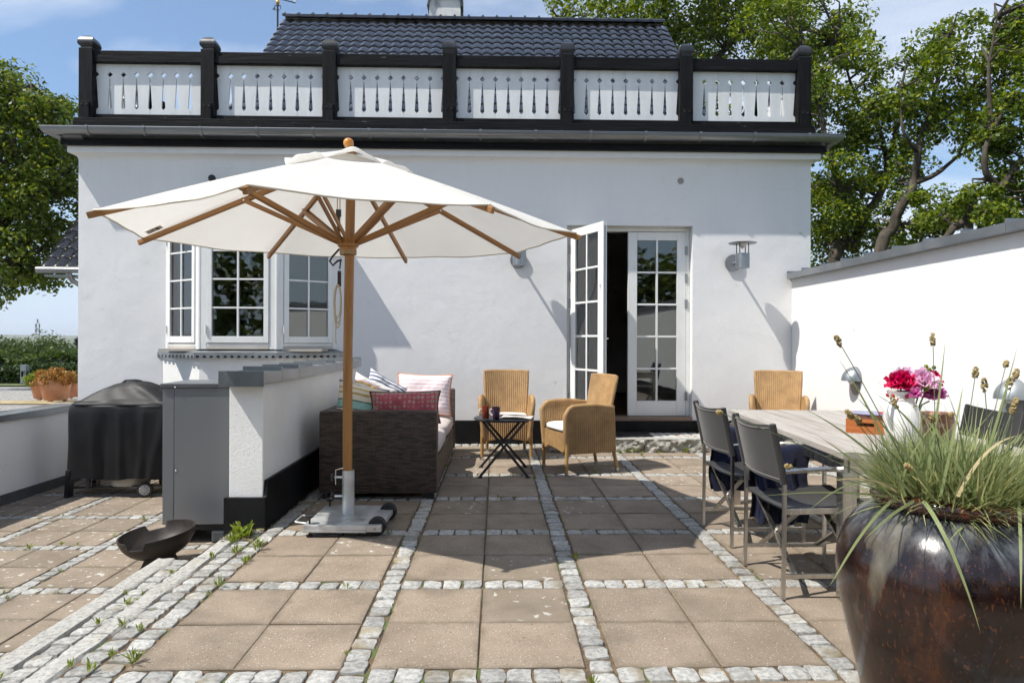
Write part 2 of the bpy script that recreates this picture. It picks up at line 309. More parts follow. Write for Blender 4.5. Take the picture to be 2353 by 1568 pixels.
M['seat_pink']=mat('taupe_cushion',(.50,.44,.41),.92,spec=.12,col2=(.54,.48,.45),vs=6,bump=.35,bs=6,bd=.012)
M['legwood']=mat('cane_leg',(.42,.25,.09),.55,col2=(.32,.18,.06),vs=8,bump=.15,bs=30,bd=.002)
M['ferrule']=mat('ferrule',(.7,.69,.67),.25,metal=1.)
M['cover']=mat('grill_cover',(.006,.006,.007),.55,spec=.30,col2=(.010,.010,.011),vs=4,bump=.12,bs=5,bd=.02)
M['plastic_grey']=mat('grey_plastic',(.38,.37,.37),.45)
M['taupe_metal']=mat('enamel_pan',(.42,.39,.33),.45)
M['cabinet']=mat('cabinet_steel',(.22,.232,.25),.36,metal=.55,col2=(.255,.268,.285),vs=1.4,rvar=.06,bump=.04,bs=150,bd=.001,stretch=(1,1,.15))
M['cabinet_side']=mat('cabinet_trim',(.20,.21,.225),.4,metal=.5)
M['dark_grey']=mat('dark_grey',(.055,.06,.065),.5,col2=(.075,.08,.085),vs=5)
M['firebowl']=mat('fire_bowl_iron',(.022,.018,.017),.5,metal=.3,col2=(.045,.034,.028),vs=7,vd=6,rvar=.12,spots=((.12,.05,.035),3.,.58,.75,5),bump=.1,bs=40,bd=.002)
M['terracotta']=mat('terracotta',(.46,.20,.11),.85,col2=(.54,.27,.16),vs=5,vd=6,rnd=.08,bump=.15,bs=30,bd=.004,spots=((.60,.42,.32),4,.62,.8,5))
M['glaze']=None
M['bark']=mat('oak_bark',(.045,.036,.026),.95,col2=(.085,.07,.05),vs=6,vd=7,bump=.9,bs=9,bd=.04,stretch=(1,1,.35))
M['oak']=leafmat('oak_leaves',(.045,.085,.012),(.115,.178,.020),(.285,.325,.042),.44)
M['beech']=leafmat('beech_leaves',(.040,.075,.012),(.10,.155,.020),(.235,.27,.038),.40)
M['hedge']=leafmat('hedge_leaves',(.018,.036,.010),(.030,.055,.012),(.055,.085,.02),.22)
M['hedge2']=leafmat('laurel_leaves',(.035,.066,.014),(.062,.105,.02),(.11,.15,.032),.3)
M['conifer']=leafmat('conifer_needles',(.016,.030,.018),(.026,.045,.026),(.04,.062,.034),.15)
M['willow']=leafmat('willow_leaves',(.12,.15,.06),(.18,.20,.085),(.24,.24,.11),.3)
M['shrub']=leafmat('copper_shrub_leaves',(.14,.15,.03),(.36,.18,.045),(.50,.24,.07),.25)
M['weed']=leafmat('weed_leaves',(.10,.16,.018),(.17,.23,.03),(.25,.28,.05),.35)
M['glass']=glassmat('window_glass'); M['lampglass']=glassmat('lamp_glass')
M['dark_room']=mat('dark_room',(.34,.31,.27),.8,col2=(.40,.37,.33),vs=1)
M['room_floor']=woodmat('room_floor',(.20,.09,.04),(.13,.055,.025),.4,axis=1)
M['sill_wood']=mat('brown_threshold',(.20,.13,.09),.6,col2=(.26,.18,.13),vs=4,stretch=(.5,5,5))
M['putty']=mat('beige_sill',(.50,.47,.42),.7,col2=(.44,.41,.36),vs=4)

def edgedirt(m,half=.2,amt=.55):
    """soil and moss that settles on a slab next to its joints, broken up by noise; whole-slab tone from the slab's own random value"""
    t=m.node_tree; n=t.nodes; l=t.links; b=n['Principled BSDF']; src=b.inputs['Base Color'].links[0].from_socket
    tcn=n.new('ShaderNodeTexCoord'); sp=n.new('ShaderNodeSeparateXYZ'); l.new(tcn.outputs['Object'],sp.inputs[0]); ab=[]
    for k in (0,1):
        a=n.new('ShaderNodeMath'); a.operation='ABSOLUTE'; l.new(sp.outputs[k],a.inputs[0]); ab.append(a)
    mx=n.new('ShaderNodeMath'); mx.operation='MAXIMUM'; l.new(ab[0].outputs[0],mx.inputs[0]); l.new(ab[1].outputs[0],mx.inputs[1])
    oi=n.new('ShaderNodeObjectInfo'); sc=n.new('ShaderNodeVectorMath'); sc.operation='SCALE'; sc.inputs[0].default_value=(41,13,29); l.new(oi.outputs['Random'],sc.inputs['Scale']); ad=n.new('ShaderNodeVectorMath'); l.new(tcn.outputs['Object'],ad.inputs[0]); l.new(sc.outputs[0],ad.inputs[1])
    nz=n.new('ShaderNodeTexNoise'); l.new(ad.outputs[0],nz.inputs[0]); nz.inputs['Scale'].default_value=9; nz.inputs['Detail'].default_value=7
    ma=n.new('ShaderNodeMath'); ma.operation='MULTIPLY_ADD'; l.new(nz.outputs[0],ma.inputs[0]); ma.inputs[1].default_value=.11; l.new(mx.outputs[0],ma.inputs[2])
    mr=n.new('ShaderNodeMapRange'); l.new(ma.outputs[0],mr.inputs[0]); mr.inputs[1].default_value=half+.035; mr.inputs[2].default_value=half+.085; mr.inputs[4].default_value=amt
    m1=n.new('ShaderNodeMix'); m1.data_type='RGBA'; l.new(mr.outputs[0],m1.inputs[0]); l.new(src,m1.inputs[6]); m1.inputs[7].default_value=(.085,.068,.042,1)
    n2=n.new('ShaderNodeTexNoise'); l.new(ad.outputs[0],n2.inputs[0]); n2.inputs['Scale'].default_value=3.4; n2.inputs['Detail'].default_value=6; r2_=n.new('ShaderNodeMapRange'); l.new(n2.outputs[0],r2_.inputs[0]); r2_.inputs[1].default_value=.53; r2_.inputs[2].default_value=.72; r2_.inputs[4].default_value=.5
    m2=n.new('ShaderNodeMix'); m2.data_type='RGBA'; l.new(r2_.outputs[0],m2.inputs[0]); l.new(m1.outputs[2],m2.inputs[6]); m2.inputs[7].default_value=(.135,.112,.085,1)
    l.new(m2.outputs[2],b.inputs['Base Color'])
edgedirt(M['slab']); edgedirt(M['slab_lichen'])
# ============================================================ GROUND AND TERRACES
FY = 8.38            # front of the house
def px_of(x,y,z):
    d=x*_d.x+y*_d.y; u=x*_r.x+y*_r.y
    if d<.05: return (-9e3,-9e3)
    return (1176+u/d*1534, 784-(z-EYE)/d*1534)
def in_view(x,y,z):
    a,b=px_of(x,y,z); return -60<a<2410 and -60<b<1620

def vnoise(x,y,s=0):
    return math.sin(x*1.3+s)*math.cos(y*1.7-s*1.3)+.5*math.sin(x*2.9+y*2.1+s*2)+.25*math.sin(x*6.1-y*5.3+s)
def terrain_z(x,y):
    r=math.hypot(x,y)
    if y<17.5 and r<60: return -1.0
    z=-.02-.049*(y-19) if y>19 else -.1
    z=max(z,-7.0-.5*vnoise(x*.01,y*.01))
    if r>300:
        k=min(1,(r-300)/2700.); z+= k*k*(26+9*vnoise(x*.0011,y*.0009,2.))*(1 if r<3600 else max(.0,1-(r-3600)/2500))
    return z
xs=[]; 
for k in range(-46,47): xs.append(math.copysign((math.exp(abs(k)*.155)-1)*6.2,k))
b=MB(); b.v=[(x,y,terrain_z(x,y)) for y in xs for x in xs]; w=len(xs); b.f=[(j*w+i,j*w+i+1,(j+1)*w+i+1,(j+1)*w+i) for j in range(w-1) for i in range(w-1)]
ground=b.build('ground',M['field'],smooth=180); tag(ground,kind='structure',label='green fields and wooded hills falling away to the horizon')

gz=lambda y: .475-.047*(y-8.5)
b=MB(); gx=[-60,-30,-18,-12,-9,-7.5,-6.3,-5.36]; gy=[-6,0,3,6,8,10,12,14,16,18.6]
b.v=[(x,y,gz(max(y,7.5))+.008*random.uniform(-1,1)*(x<-6)) for y in gy for x in gx]; w=len(gx); b.f=[(j*w+i,j*w+i+1,(j+1)*w+i+1,(j+1)*w+i) for j in range(len(gy)-1) for i in range(w-1)]
tag(b.build('gravel_drive',M['gravel'],smooth=180),kind='structure',label='pale gravel drive beside the house')
b=MB(); b.v=[(x,y,gz(y)+.012+.004*vnoise(x*3,y*3)) for y in (8.35,8.6,9.0,9.35) for x in (-9.,-8,-7,-6.2,-5.36)]; b.f=[(j*5+i,j*5+i+1,(j+1)*5+i+1,(j+1)*5+i) for j in range(3) for i in range(4)]
tag(b.build('mossy_verge',mat('mossy_verge',(.30,.22,.10),.95,col2=(.42,.36,.24),vs=9,spots=((.15,.18,.05),5,.55,.65)),smooth=180),kind='structure',label='mossy stone edging between gravel and wall')
b=MB(); b.v=[(x,y,gz(y)+.03) for y in (18.2,20,23,30) for x in (-60,-30,-18,-5)]; b.f=[(j*4+i,j*4+i+1,(j+1)*4+i+1,(j+1)*4+i) for j in range(3) for i in range(3)]
tag(b.build('lawn',M['lawn'],smooth=180),kind='structure',label='strip of lawn in front of the clipped hedge')

# --- piece meshes shared by all paving
def sett_mesh(seed,w=.096,l=.103):
    rg=random.Random(seed); n=12; pts=[]; SQ=[(.98,-.35),(.98,.35),(.9,.9),(.35,.98),(-.35,.98),(-.9,.9),(-.98,.35),(-.98,-.35),(-.9,-.9),(-.35,-.98),(.35,-.98),(.9,-.9)]
    for k in range(n):
        qx,qy=SQ[k]; pts.append((qx*w/2+rg.uniform(-.0065,.0045)*(1 if abs(qx)>.5 else .6),qy*l/2+rg.uniform(-.0065,.0045)))
    tx,ty=rg.uniform(-.05,.05),rg.uniform(-.05,.05)
    V=[];
    for s,z in ((1.,-.06),(1.,-.005),(.955,-.0005),(.55,.0015)):
        for (x,y) in pts: V.append((x*s,y*s,z+(x*tx+y*ty+rg.uniform(-.0018,.0018) if z>-.05 else 0)))
    V.append((rg.uniform(-.01,.01),rg.uniform(-.01,.01),.004+rg.uniform(-.002,.002))); F=[]
    for r_ in range(3):
        for k in range(n): F.append((r_*n+k,r_*n+(k+1)%n,(r_+1)*n+(k+1)%n,(r_+1)*n+k))
    F+=[(3*n+k,3*n+(k+1)%n,4*n) for k in range(n)]
    b=MB(); b.add(V,F); me=b.mesh('sett',smooth=50); me.materials.append(M['granite']); return me
SETT=[sett_mesh(i) for i in range(12)]
def slab_mesh(sx,sy,m,seed):
    rg=random.Random(seed); c=.004; b=MB(); V=[]
    for s,z in ((0,-.05),(0,-c),(c,0)):
        for (ax,ay) in ((-1,-1),(1,-1),(1,1),(-1,1)): V.append((ax*(sx/2-s)+rg.uniform(-.0012,.0012),ay*(sy/2-s)+rg.uniform(-.0012,.0012),z))
    F=[(i*4+k,i*4+(k+1)%4,(i+1)*4+(k+1)%4,(i+1)*4+k) for i in range(2) for k in range(4)]+[(8,9,10,11)]
    b.add(V,F); me=b.mesh('paving_slab'); me.materials.append(m); return me
SLAB=[slab_mesh(.4155,.4155,M['slab'],i) for i in range(4)]+[slab_mesh(.4155,.4155,M['slab_lichen'],9)]
LSLAB=[slab_mesh(.4155,.4155,M['slab_lichen'],i+20) for i in range(3)]
def lay(parent,name,items,z,lim=290):
    """items (x,y,rot,mesh,scale): the ones showing largest are parts, the rest one part of stuff"""
    items=sorted(items,key=lambda i:(not in_view(i[0],i[1],z),math.hypot(i[0],i[1])))
    for x,y,a,me,sc in items[:lim]:
        o=link(name,me,None,parent,(x,y,z+random.uniform(-.002,.0015)),(random.uniform(-.004,.004),random.uniform(-.004,.004),a)); o.scale=(sc[0],sc[1],1)
    if items[lim:]:
        V=[];F=[];mats=[];n=0;ml=[];mi=[]
        for x,y,a,me,sc in items[lim:]:
            co=np.empty(len(me.vertices)*3,np.float32); me.vertices.foreach_get('co',co); co=co.reshape(-1,3)*np.array([sc[0],sc[1],1])
            c_,s_=math.cos(a),math.sin(a); P=np.c_[co[:,0]*c_-co[:,1]*s_+x,co[:,0]*s_+co[:,1]*c_+y,co[:,2]+z+random.uniform(-.002,.001)]
            for p in me.polygons: F.append(tuple(i+n for i in p.vertices))
            V+= [tuple(q) for q in P]; n=len(V)
        b=MB(); b.v=V; b.f=F; o=b.build(name+'_field',items[lim][3].materials[0],parent,smooth=50,fix=False); tag(o,kind='stuff')
def jitter(a,s=.035): return a+random.uniform(-s,s)

# --- the upper terrace
terrace=tag(bpy.data.objects.new('terrace',None),kind='structure',label='terrace of beige slabs divided by bands of granite setts'); C.objects.link(terrace)
b=MB(); b.box(-1.72,3.73,-4,FY-.005,-.6,-.009); b.build('terrace_bed',M['joint'],terrace)
CX0=[-.549+.965*k for k in range(0,5)]; RY=[2.567+.963*k for k in range(-3,6)]
setts=[];slabs=[]
def srow(x0,x1,y,pitch=.1015):
    n=max(1,round((x1-x0)/pitch)); p=(x1-x0)/n
    for i in range(n): setts.append((x0+(i+.5)*p+random.uniform(-.004,.004),y+random.uniform(-.004,.004),jitter(random.choice((0,PI))),random.choice(SETT),(p*.955/.096*random.uniform(.95,1.02),random.uniform(.99,1.07))))
def scol(x,y0,y1,pitch=.107,store=None):
    st=setts if store is None else store
    n=max(1,round((y1-y0)/pitch)); p=(y1-y0)/n
    for i in range(n): st.append((x+random.uniform(-.004,.004),y0+(i+.5)*p+random.uniform(-.004,.004),jitter(random.choice((0,PI))),random.choice(SETT),(random.uniform(.98,1.08),p*.94/.103*random.uniform(.92,1.03))))
EDGE=-1.437
bounds=[EDGE]+CX0
for x in CX0: scol(x,RY[0],8.18)
xl=[EDGE+.0]+[x+.0575 for x in CX0]; xr=[x-.0575 for x in CX0]+[3.72]
for i in range(len(xl)):
    if xr[i]-xl[i]<.2: continue
    for y in RY: srow(xl[i],xr[i],y)
    for j in range(len(RY)):
        y0=RY[j]+.0575; y1=RY[j+1]-.0575 if j+1<len(RY) else 8.17
        nx=2 if xr[i]-xl[i]>.7 else 1
        wx=(xr[i]-xl[i])/nx; wy=(y1-y0)/2
        for a in range(nx):
            for c in range(2):
                me=SLAB[4] if random.random()<.14 else random.choice(SLAB[:4])
                if i==len(xl)-2 and j in (2,3): me=SLAB[4]
                slabs.append((xl[i]+(a+.5)*wx,y0+(c+.5)*wy,jitter(random.choice((0,PI/2,PI,-PI/2)) if abs(wx-wy)<.01 else random.choice((0,PI)),.003),me,(min(1.03,(wx-.007)/.4155),min(1.03,(wy-.007)/.4155))))
srow(EDGE-.2,3.72,8.235); srow(EDGE-.2,3.72,8.33)
scol(-1.497,RY[0],8.18); scol(-1.61,RY[0],8.18)
lay(terrace,'paving_slab',slabs,0,200); lay(terrace,'sett',setts,0,298)

# --- kerb stones and steps down to the lower terrace
def kerb(parent,x0,x1,y0,y1,z1,h,m,seed,name='kerb_stone',rough=.005,face=None):
    rg=random.Random(seed); b=MB(); n=max(3,int((y1-y0)/.09)); nx=3; V=[]
    pr=[(x0,z1-h),(x0,z1-.012),(x0+.012,z1)]+[((x0*(1-t)+x1*t),z1) for t in (.35,.65)]+[(x1-.012,z1),(x1,z1-.012),(x1,z1-h)]
    for i in range(n+1):
        y=y0+(y1-y0)*i/n
        for k,(x,z) in enumerate(pr):
            q=rough if z>z1-h+.01 else 0
            V.append((x+rg.uniform(-q,q),y+(rg.uniform(-q,q) if 0<i<n else 0),z+rg.uniform(-q,q)*.6))
    m_=len(pr); F=[(i*m_+k,i*m_+k+1,(i+1)*m_+k+1,(i+1)*m_+k) for i in range(n) for k in range(m_-1)]+[tuple(range(m_)),tuple(n*m_+k for k in range(m_-1,-1,-1))]
    b.add(V,F); return b.build(name,m,parent,smooth=40)
steps=tag(bpy.data.objects.new('garden_steps',None),kind='structure',label='two granite steps down from the terrace edge to the lower paving'); C.objects.link(steps)
y=1.2
for i,ln in enumerate((.95,.8,1.02,.74,.0)):
    y1=min(y+ln,4.56) if ln else 4.56
    if y1>y+.05: kerb(steps,-1.775,-1.668,y+.004,y1-.004,.003,.3,M['granite_kerb'],i)
    y=y1
y=1.2
for i,ln in enumerate((1.05,.86,.93,.62)):
    y1=min(y+ln,4.66); kerb(steps,-2.335,-2.2,y+.004,y1-.004,-.22,.3,M['granite_kerb'],40+i); y=y1
b=MB(); b.box(-2.19,-1.70,1.2,4.66,-.7,-.245); b.build('tread_bed',M['joint'],steps)
st=[]
for x in (-2.142,-2.04,-1.94,-1.835): scol(x,1.2,4.64,.108,st)
lay(steps,'sett',st,-.224,290)

# --- the lower terrace
lower=tag(bpy.data.objects.new('lower_terrace',None),kind='structure',label='lower terrace of lichened slabs and setts by the grill'); C.objects.link(lower)
b=MB(); b.box(-5.14,-1.6,-1,FY,-.9,-.449); b.build('terrace_bed',M['joint'],lower)
setts=[];slabs=[]
LX=[-4.245,-3.28,-2.315]; LY=[4.66+.965*k for k in range(-3,4)]
for x in LX: scol(x,LY[0],FY-.02)
xl=[-5.12]+[x+.0575 for x in LX]; xr=[x-.0575 for x in LX]+[-1.83]
for i in range(len(xl)):
    for y in LY: srow(xl[i],xr[i],y)
    for j in range(len(LY)):
        y0=LY[j]+.0575; y1=LY[j+1]-.0575 if j+1<len(LY) else FY-.02
        nx=2 if xr[i]-xl[i]>.7 else 1; wx=(xr[i]-xl[i])/nx; wy=(y1-y0)/2
        for a in range(nx):
            for c in range(2): slabs.append((xl[i]+(a+.5)*wx,y0+(c+.5)*wy,jitter(random.choice((0,PI)),.004),random.choice(LSLAB),((wx-.008)/.4155,(wy-.008)/.4155)))
lay(lower,'paving_slab',slabs,-.44,200); lay(lower,'sett',setts,-.44,290)

# ============================================================ GARDEN WALLS
gw=thing('garden_wall','tall white rendered garden wall with zinc coping at the right','wall',(3.74,FY,0))
def local(o,ch): 
    ch.matrix_parent_inverse=o.matrix_world.inverted() if False else Matrix.Translation(-o.location); return ch
def P(o,mb,name,m,**k):
    """part built in world coordinates under an unrotated thing"""
    c=mb.build(name,m,o,**k); c.location=-Vector(o.location); return c
P(gw,MB().box(3.74,4.02,-2,FY-.002,-.6,2.075),'wall',M['plaster'])
P(gw,MB().box(3.715,3.7385,-2,FY-.03,-.02,.29),'plinth',M['black_plinth'])
def coping(o,x0,x1,ys,z0,z1,rib=.028,lean=0.,dirn=1):
    for a,c in zip(ys[:-1],ys[1:]):
        b=MB(); e=.0015
        b.box(x0,x1,a+e,c-e,z0,z1)
        P(o,b,'coping_sheet',M['zinc'],bevel=.003)
        P(o,MB().box(x0+.004,x1-.004,c-.012,c+.012,z1+.0005,z1+rib),'standing_seam',M['zinc'])
ys=[FY-.44*0-.43]; 
ys=[-1.9+.46*k for k in range(0,22)]; ys=[y+(7.95-ys[21])+0.0 for y in ys]+[FY-.03]
coping(gw,3.665,4.09,ys,2.076,2.15)

lw=thing('low_terrace_wall','low white rendered wall with seamed zinc coping and black plinth','wall',(-1.7,4.6,0))
P(lw,MB().box(-1.82,-1.59,4.6,7.70,-.44,.985),'wall',M['plaster_rough'],bevel=.006)
b=MB(); b.prism([(4.575,-.02),(4.575,.205),(4.60,.222),(4.62,.325),(7.72,.335),(7.72,-.02)],-1.588,-1.562,axis='x'); P(lw,b,'plinth',M['black_plinth'],bevel=.004)
b=MB(); b.box(-1.845,-1.5625,4.568,4.5985,-.44,.215); P(lw,b,'pillar_plinth',M['black_plinth'],bevel=.006)
P(lw,MB().box(-1.848,-1.8215,4.5995,7.70,-.44,.03),'plinth_back',M['black_plinth'])
coping(lw,-1.84,-1.552,[4.49+.405*k for k in range(9)],.986,1.066)
P(lw,MB().box(-1.845,-1.547,4.478,4.4895,.972,1.078),'coping_end',M['zinc_dark'],bevel=.002)

rw=thing('retaining_wall','low white retaining wall with zinc coping beside the gravel drive','wall',(-5.2,7,-.44))
P(rw,MB().box(-5.34,-5.13,-1,FY+.1,-.6,.43),'wall',M['plaster'])
P(rw,MB().box(-5.129,-5.115,-1,FY-.02,-.45,-.33),'plinth',M['dark_grey'])
for a,c in zip([FY+.02-1.0*k for k in range(1,9)],[FY+.02-1.0*k for k in range(0,8)]): P(rw,MB().box(-5.42,-5.095,a+.002,c-.002,.431,.50),'coping_sheet',M['zinc'],bevel=.003)
# ============================================================ THE HOUSE
house=thing('house','white rendered house with black balustraded roof terrace and glazed black roof','house',(0,FY,0))
HX0,HX1=-5.17,3.98
def wallgrid(b,x0,x1,z0,z1,y,depth,holes):
    X=sorted({x0,x1}|{h[0] for h in holes}|{h[1] for h in holes}); Z=sorted({z0,z1}|{h[2] for h in holes}|{h[3] for h in holes})
    for i in range(len(X)-1):
        for j in range(len(Z)-1):
            cx,cz=(X[i]+X[i+1])/2,(Z[j]+Z[j+1])/2
            if any(h[0]<cx<h[1] and h[2]<cz<h[3] for h in holes): continue
            b.add([(X[i],y,Z[j]),(X[i+1],y,Z[j]),(X[i+1],y,Z[j+1]),(X[i],y,Z[j+1])],[(0,1,2,3)])
            b.add([(X[i],y+depth,Z[j]),(X[i+1],y+depth,Z[j]),(X[i+1],y+depth,Z[j+1]),(X[i],y+depth,Z[j+1])],[(3,2,1,0)])
    for (a,c,e,g) in holes:
        b.add([(a,y,e),(a,y+depth,e),(a,y+depth,g),(a,y,g)],[(0,1,2,3)]); b.add([(c,y,e),(c,y+depth,e),(c,y+depth,g),(c,y,g)],[(3,2,1,0)])
        b.add([(a,y,g),(c,y,g),(c,y+depth,g),(a,y+depth,g)],[(0,1,2,3)]); b.add([(a,y,e),(c,y,e),(c,y+depth,e),(a,y+depth,e)],[(3,2,1,0)])
DOOR=(.885,2.475,.30,2.745); BAY=(-4.02,-2.06,1.20,2.78)
b=MB(); wallgrid(b,HX0,HX1,-.6,3.66,FY,.34,[DOOR,BAY])
b.box(HX0,HX0+.3,FY+.341,16.4,-.6,3.66); b.box(HX1-.3,HX1,FY+.341,16.4,-.6,3.66)
P(house,b,'wall',M['plaster'],fix=False,weld=0)
# cornice: a cove under a square fillet, mitred round three sides
def sweepU(b,prof,x0,x1,y0,yback):
    """profile (out,z) swept round left side, front and right side"""
    n=len(prof); V=[]
    for (o,z) in prof: V.append((x0-o,yback,z))
    for (o,z) in prof: V.append((x0-o,y0-o,z))
    for (o,z) in prof: V.append((x1+o,y0-o,z))
    for (o,z) in prof: V.append((x1+o,yback,z))
    F=[(s*n+k,s*n+k+1,(s+1)*n+k+1,(s+1)*n+k) for s in range(3) for k in range(n-1)]
    b.add(V,F)
b=MB(); pr=[(.0,3.50)]+[(.075*(1-math.cos(a)),3.50+.075*math.sin(a)) for a in [R(10*k) for k in range(1,10)]]+[(.085,3.577),(.085,3.652),(-.05,3.652)]
sweepU(b,pr,HX0-.001,HX1+.001,FY-.001,14); P(house,b,'cornice',M['plaster'],smooth=35)
b=MB(); sweepU(b,[(.06,3.653),(.135,3.653),(.135,3.735),(-.1,3.735)],HX0,HX1,FY,14); P(house,b,'fascia',M['black_wood'])
# half round gutter
gr=.062; cxo=.225; czo=3.825
pr=[(cxo-gr*math.cos(a),czo-gr*1.25*math.sin(a)) for a in [R(180*k/14) for k in range(15)]]
pr=pr+[(cxo+gr+.006,czo+.004),(cxo+gr+.004,czo+.012),(cxo+gr-.008,czo+.006)]+[(cxo+(gr-.004)*math.cos(a),czo-(gr-.004)*1.25*math.sin(a)) for a in [R(180*k/14) for k in range(15)]]
b=MB(); sweepU(b,pr,HX0,HX1,FY,13.5); gut=P(house,b,'gutter',M['gutter'],smooth=50)
for k in range(14):
    x=-4.905+.672*k; pts=[(x,FY-cxo-(gr+.004)*math.cos(a),czo-(gr+.004)*1.25*math.sin(a)) for a in [R(-14+208*q/12) for q in range(13)]]
    bb=MB()
    for p,q in zip(pts[:-1],pts[1:]): bb.bar(p,q,.03,.009,up=(0,(p[1]+q[1])/2-(FY-cxo),(p[2]+q[2])/2-czo))
    c=bb.build('gutter_bracket',M['gutter'],gut)
# roof terrace deck and timber base of the balustrade
b=MB(); b.box(HX0-.12,HX1+.12,FY-.125,13.8,3.736,3.845); P(house,b,'deck',M['dark_grey'])
b=MB(); b.box(-5.115,3.935,8.165,8.215,3.8455,3.925); b.box(-5.115,-5.065,8.2155,13,3.8455,3.925); b.box(3.885,3.935,8.2155,13,3.8455,3.925); P(house,b,'base_board',M['black_wood'],bevel=.004)
b=MB(); b.box(-5.105,3.925,8.17,8.44,3.9255,3.962); b.box(-5.105,-4.86,8.4405,13,3.9255,3.962); b.box(3.68,3.925,8.4405,13,3.9255,3.962); P(house,b,'base_plank',M['black_wood'],bevel=.004)
# posts with loaf shaped caps
POSTX=[-4.995,-3.531,-2.057,-.589,.865,2.346,3.826]
def post_mesh():
    b=MB(); b.box(-.0825,.0825,-.0825,.0825,0,.865); return b.mesh('balustrade_post',bevel=.006)
def cap_mesh():
    b=MB(); b.box(-.066,.066,-.066,.066,0,.03); V=[];F=[]; rs=[(.074,.022),(.092,.045)]+[(.094*math.cos(a),.052+.118*math.sin(a)) for a in [R(9*k) for k in range(1,10)]]
    for (q,z) in rs: V+=[(-q,-q,z),(q,-q,z),(q,q,z),(-q,q,z)]
    F=[(i*4+k,i*4+(k+1)%4,(i+1)*4+(k+1)%4,(i+1)*4+k) for i in range(len(rs)-1) for k in range(4)]+[(3,2,1,0)]; b.add(V,F)
    b.add([(-.001,-.001,.1701),(.001,-.001,.1701),(.001,.001,.1701)],[(0,1,2)]); return b.mesh('post_cap',smooth=40)
def foot_mesh():
    b=MB(); b.box(-.055,.055,-.02,0,0,.20); return b.mesh('foot_block',bevel=.004)
def bolt_mesh():
    b=MB(); b.sphere((0,0,0),.009,8,6); return b.mesh('bolt',smooth=180)
pm,cm_,fm,bm_=post_mesh(),cap_mesh(),foot_mesh(),bolt_mesh()
def post(x,y,z=3.962,h=1.):
    o=link('balustrade_post',pm,M['black_post'],house,(x,y-FY,z)); o.scale=(1,1,h)
    c=link('post_cap',cm_,M['black_cap'],o,(0,0,.865)); return o
for x in POSTX:
    o=post(x,8.302); f=link('foot_block',fm,M['black_post'],o,(0,-.083,.005))
    for s in (-1,1): link('bolt',bm_,M['black_metal'],o,(s*.03,-.104,.165))
SIDEY=[9.75,11.2]
for x in (POSTX[0],POSTX[-1]):
    for y in SIDEY: post(x,y)
# boards with sawn diamonds and kites between them
def board_mesh(w,h=.625,t=.022):
    hw=w/2-.0006
    R_=[(hw,0),(hw,.067),(hw-.025,.094),(hw-.003,.447),(hw,.449),(hw,.463),(hw-.034,.498),(hw,.533),(hw,h)]
    poly=[(x,z) for x,z in R_]+[(-x,z) for x,z in R_[::-1]]
    b=MB(); b.prism(poly,-t/2,t/2); return b.mesh('baluster_board')
def bay_rail(x0,x1,y,rot=0,n=8):
    """one bay: rails, and eight boards, along x (rot 0) or along y"""
    Ln=x1-x0; w=Ln/n
    if n not in BM: BM[n]=board_mesh(w)
    me=BM[n]
    def put(name,mb,m,**k):
        c=mb.build(name,m,house,**k)
        c.rotation_euler=(0,0,rot); c.location=(0,y-FY,0) if rot==0 else (y,-FY,0); return c
    put('top_rail',MB().box(x0+.001,x1-.001,-.075,.06,4.662,4.802),M['black_wood'],bevel=.006)
    put('bottom_rail',MB().box(x0+.001,x1-.001,-.055,.055,3.9625,4.034),M['black_wood'],bevel=.004)
    for i in range(n):
        xx=x0+(i+.5)*w; dy_=random.uniform(-.0015,.0015)
        o=link('baluster_board',me,M['board_paint'],house,(xx,y-FY+dy_,4.036) if rot==0 else (y+dy_,xx-FY,4.036),(0,0,rot)); o.scale=(w/(Ln0/8) if n==8 else 1,1,1)
BM={}; Ln0=POSTX[1]-POSTX[0]-.165
for a,c in zip(POSTX[:-1],POSTX[1:]): bay_rail(a+.0825,c-.0825,8.315)
for x in (POSTX[0],POSTX[-1]):
    for a,c in ((8.385,9.667),(9.833,11.117)): bay_rail(a,c,x,PI/2)

# ---- the main roof behind: glazed pantiles, ridge, verge
RYD,RZ=15.0,8.44; RX0,RX1=-4.74,3.76; NC=40; TP=(RX1-RX0)/NC; RP=.283
roof=P(house,MB().add([(RX0+.03,RYD,RZ-.05),(RX1-.03,RYD,RZ-.05),(RX1-.03,RYD-3.5,RZ-3.55),(RX0+.03,RYD-3.5,RZ-3.55),(RX1-.03,RYD+3.5,RZ-3.55),(RX0+.03,RYD+3.5,RZ-3.55)],[(0,3,2,1),(0,1,4,5)]),'roof',M['dark_grey'],fix=False)
def tile_mesh():
    b=MB(); nu=14; Ln=.345; wd=TP*1.16
    def prof(u):   # s-shaped pantile
        return .028*math.sin((u-.08)*2*PI/1.0*.86+.2)
    def top(u,v): return ((u-.5)*wd,-v*Ln*.7071*1.0+.0, -v*Ln*.7071+prof(u)*.75+.02+.035*v)
    V=[];F=[]
    vs_=[0,.5,.93,1.0]
    for v in vs_:
        for i in range(nu+1):
            x,y,z=top(i/nu,v); d=-.004 if v==1.0 else 0
            V.append((x,y+(.003 if v==1. else 0),z+d))
    for i in range(nu+1):
        x,y,z=top(i/nu,1.0); V.append((x,y+.012,z-.022))
    w=nu+1
    for j in range(4):
        for i in range(nu): F.append((j*w+i,j*w+i+1,(j+1)*w+i+1,(j+1)*w+i))
    b.add(V,[f[::-1] for f in F]); return b.mesh('roof_tile',smooth=50,fix=False)
tm=tile_mesh(); tm.materials.append(M['tile'])
def tile_pos(r,c): 
    s=.10+RP*r; return (RX0+(c+.5)*TP, RYD-s*.7071, RZ-s*.7071)
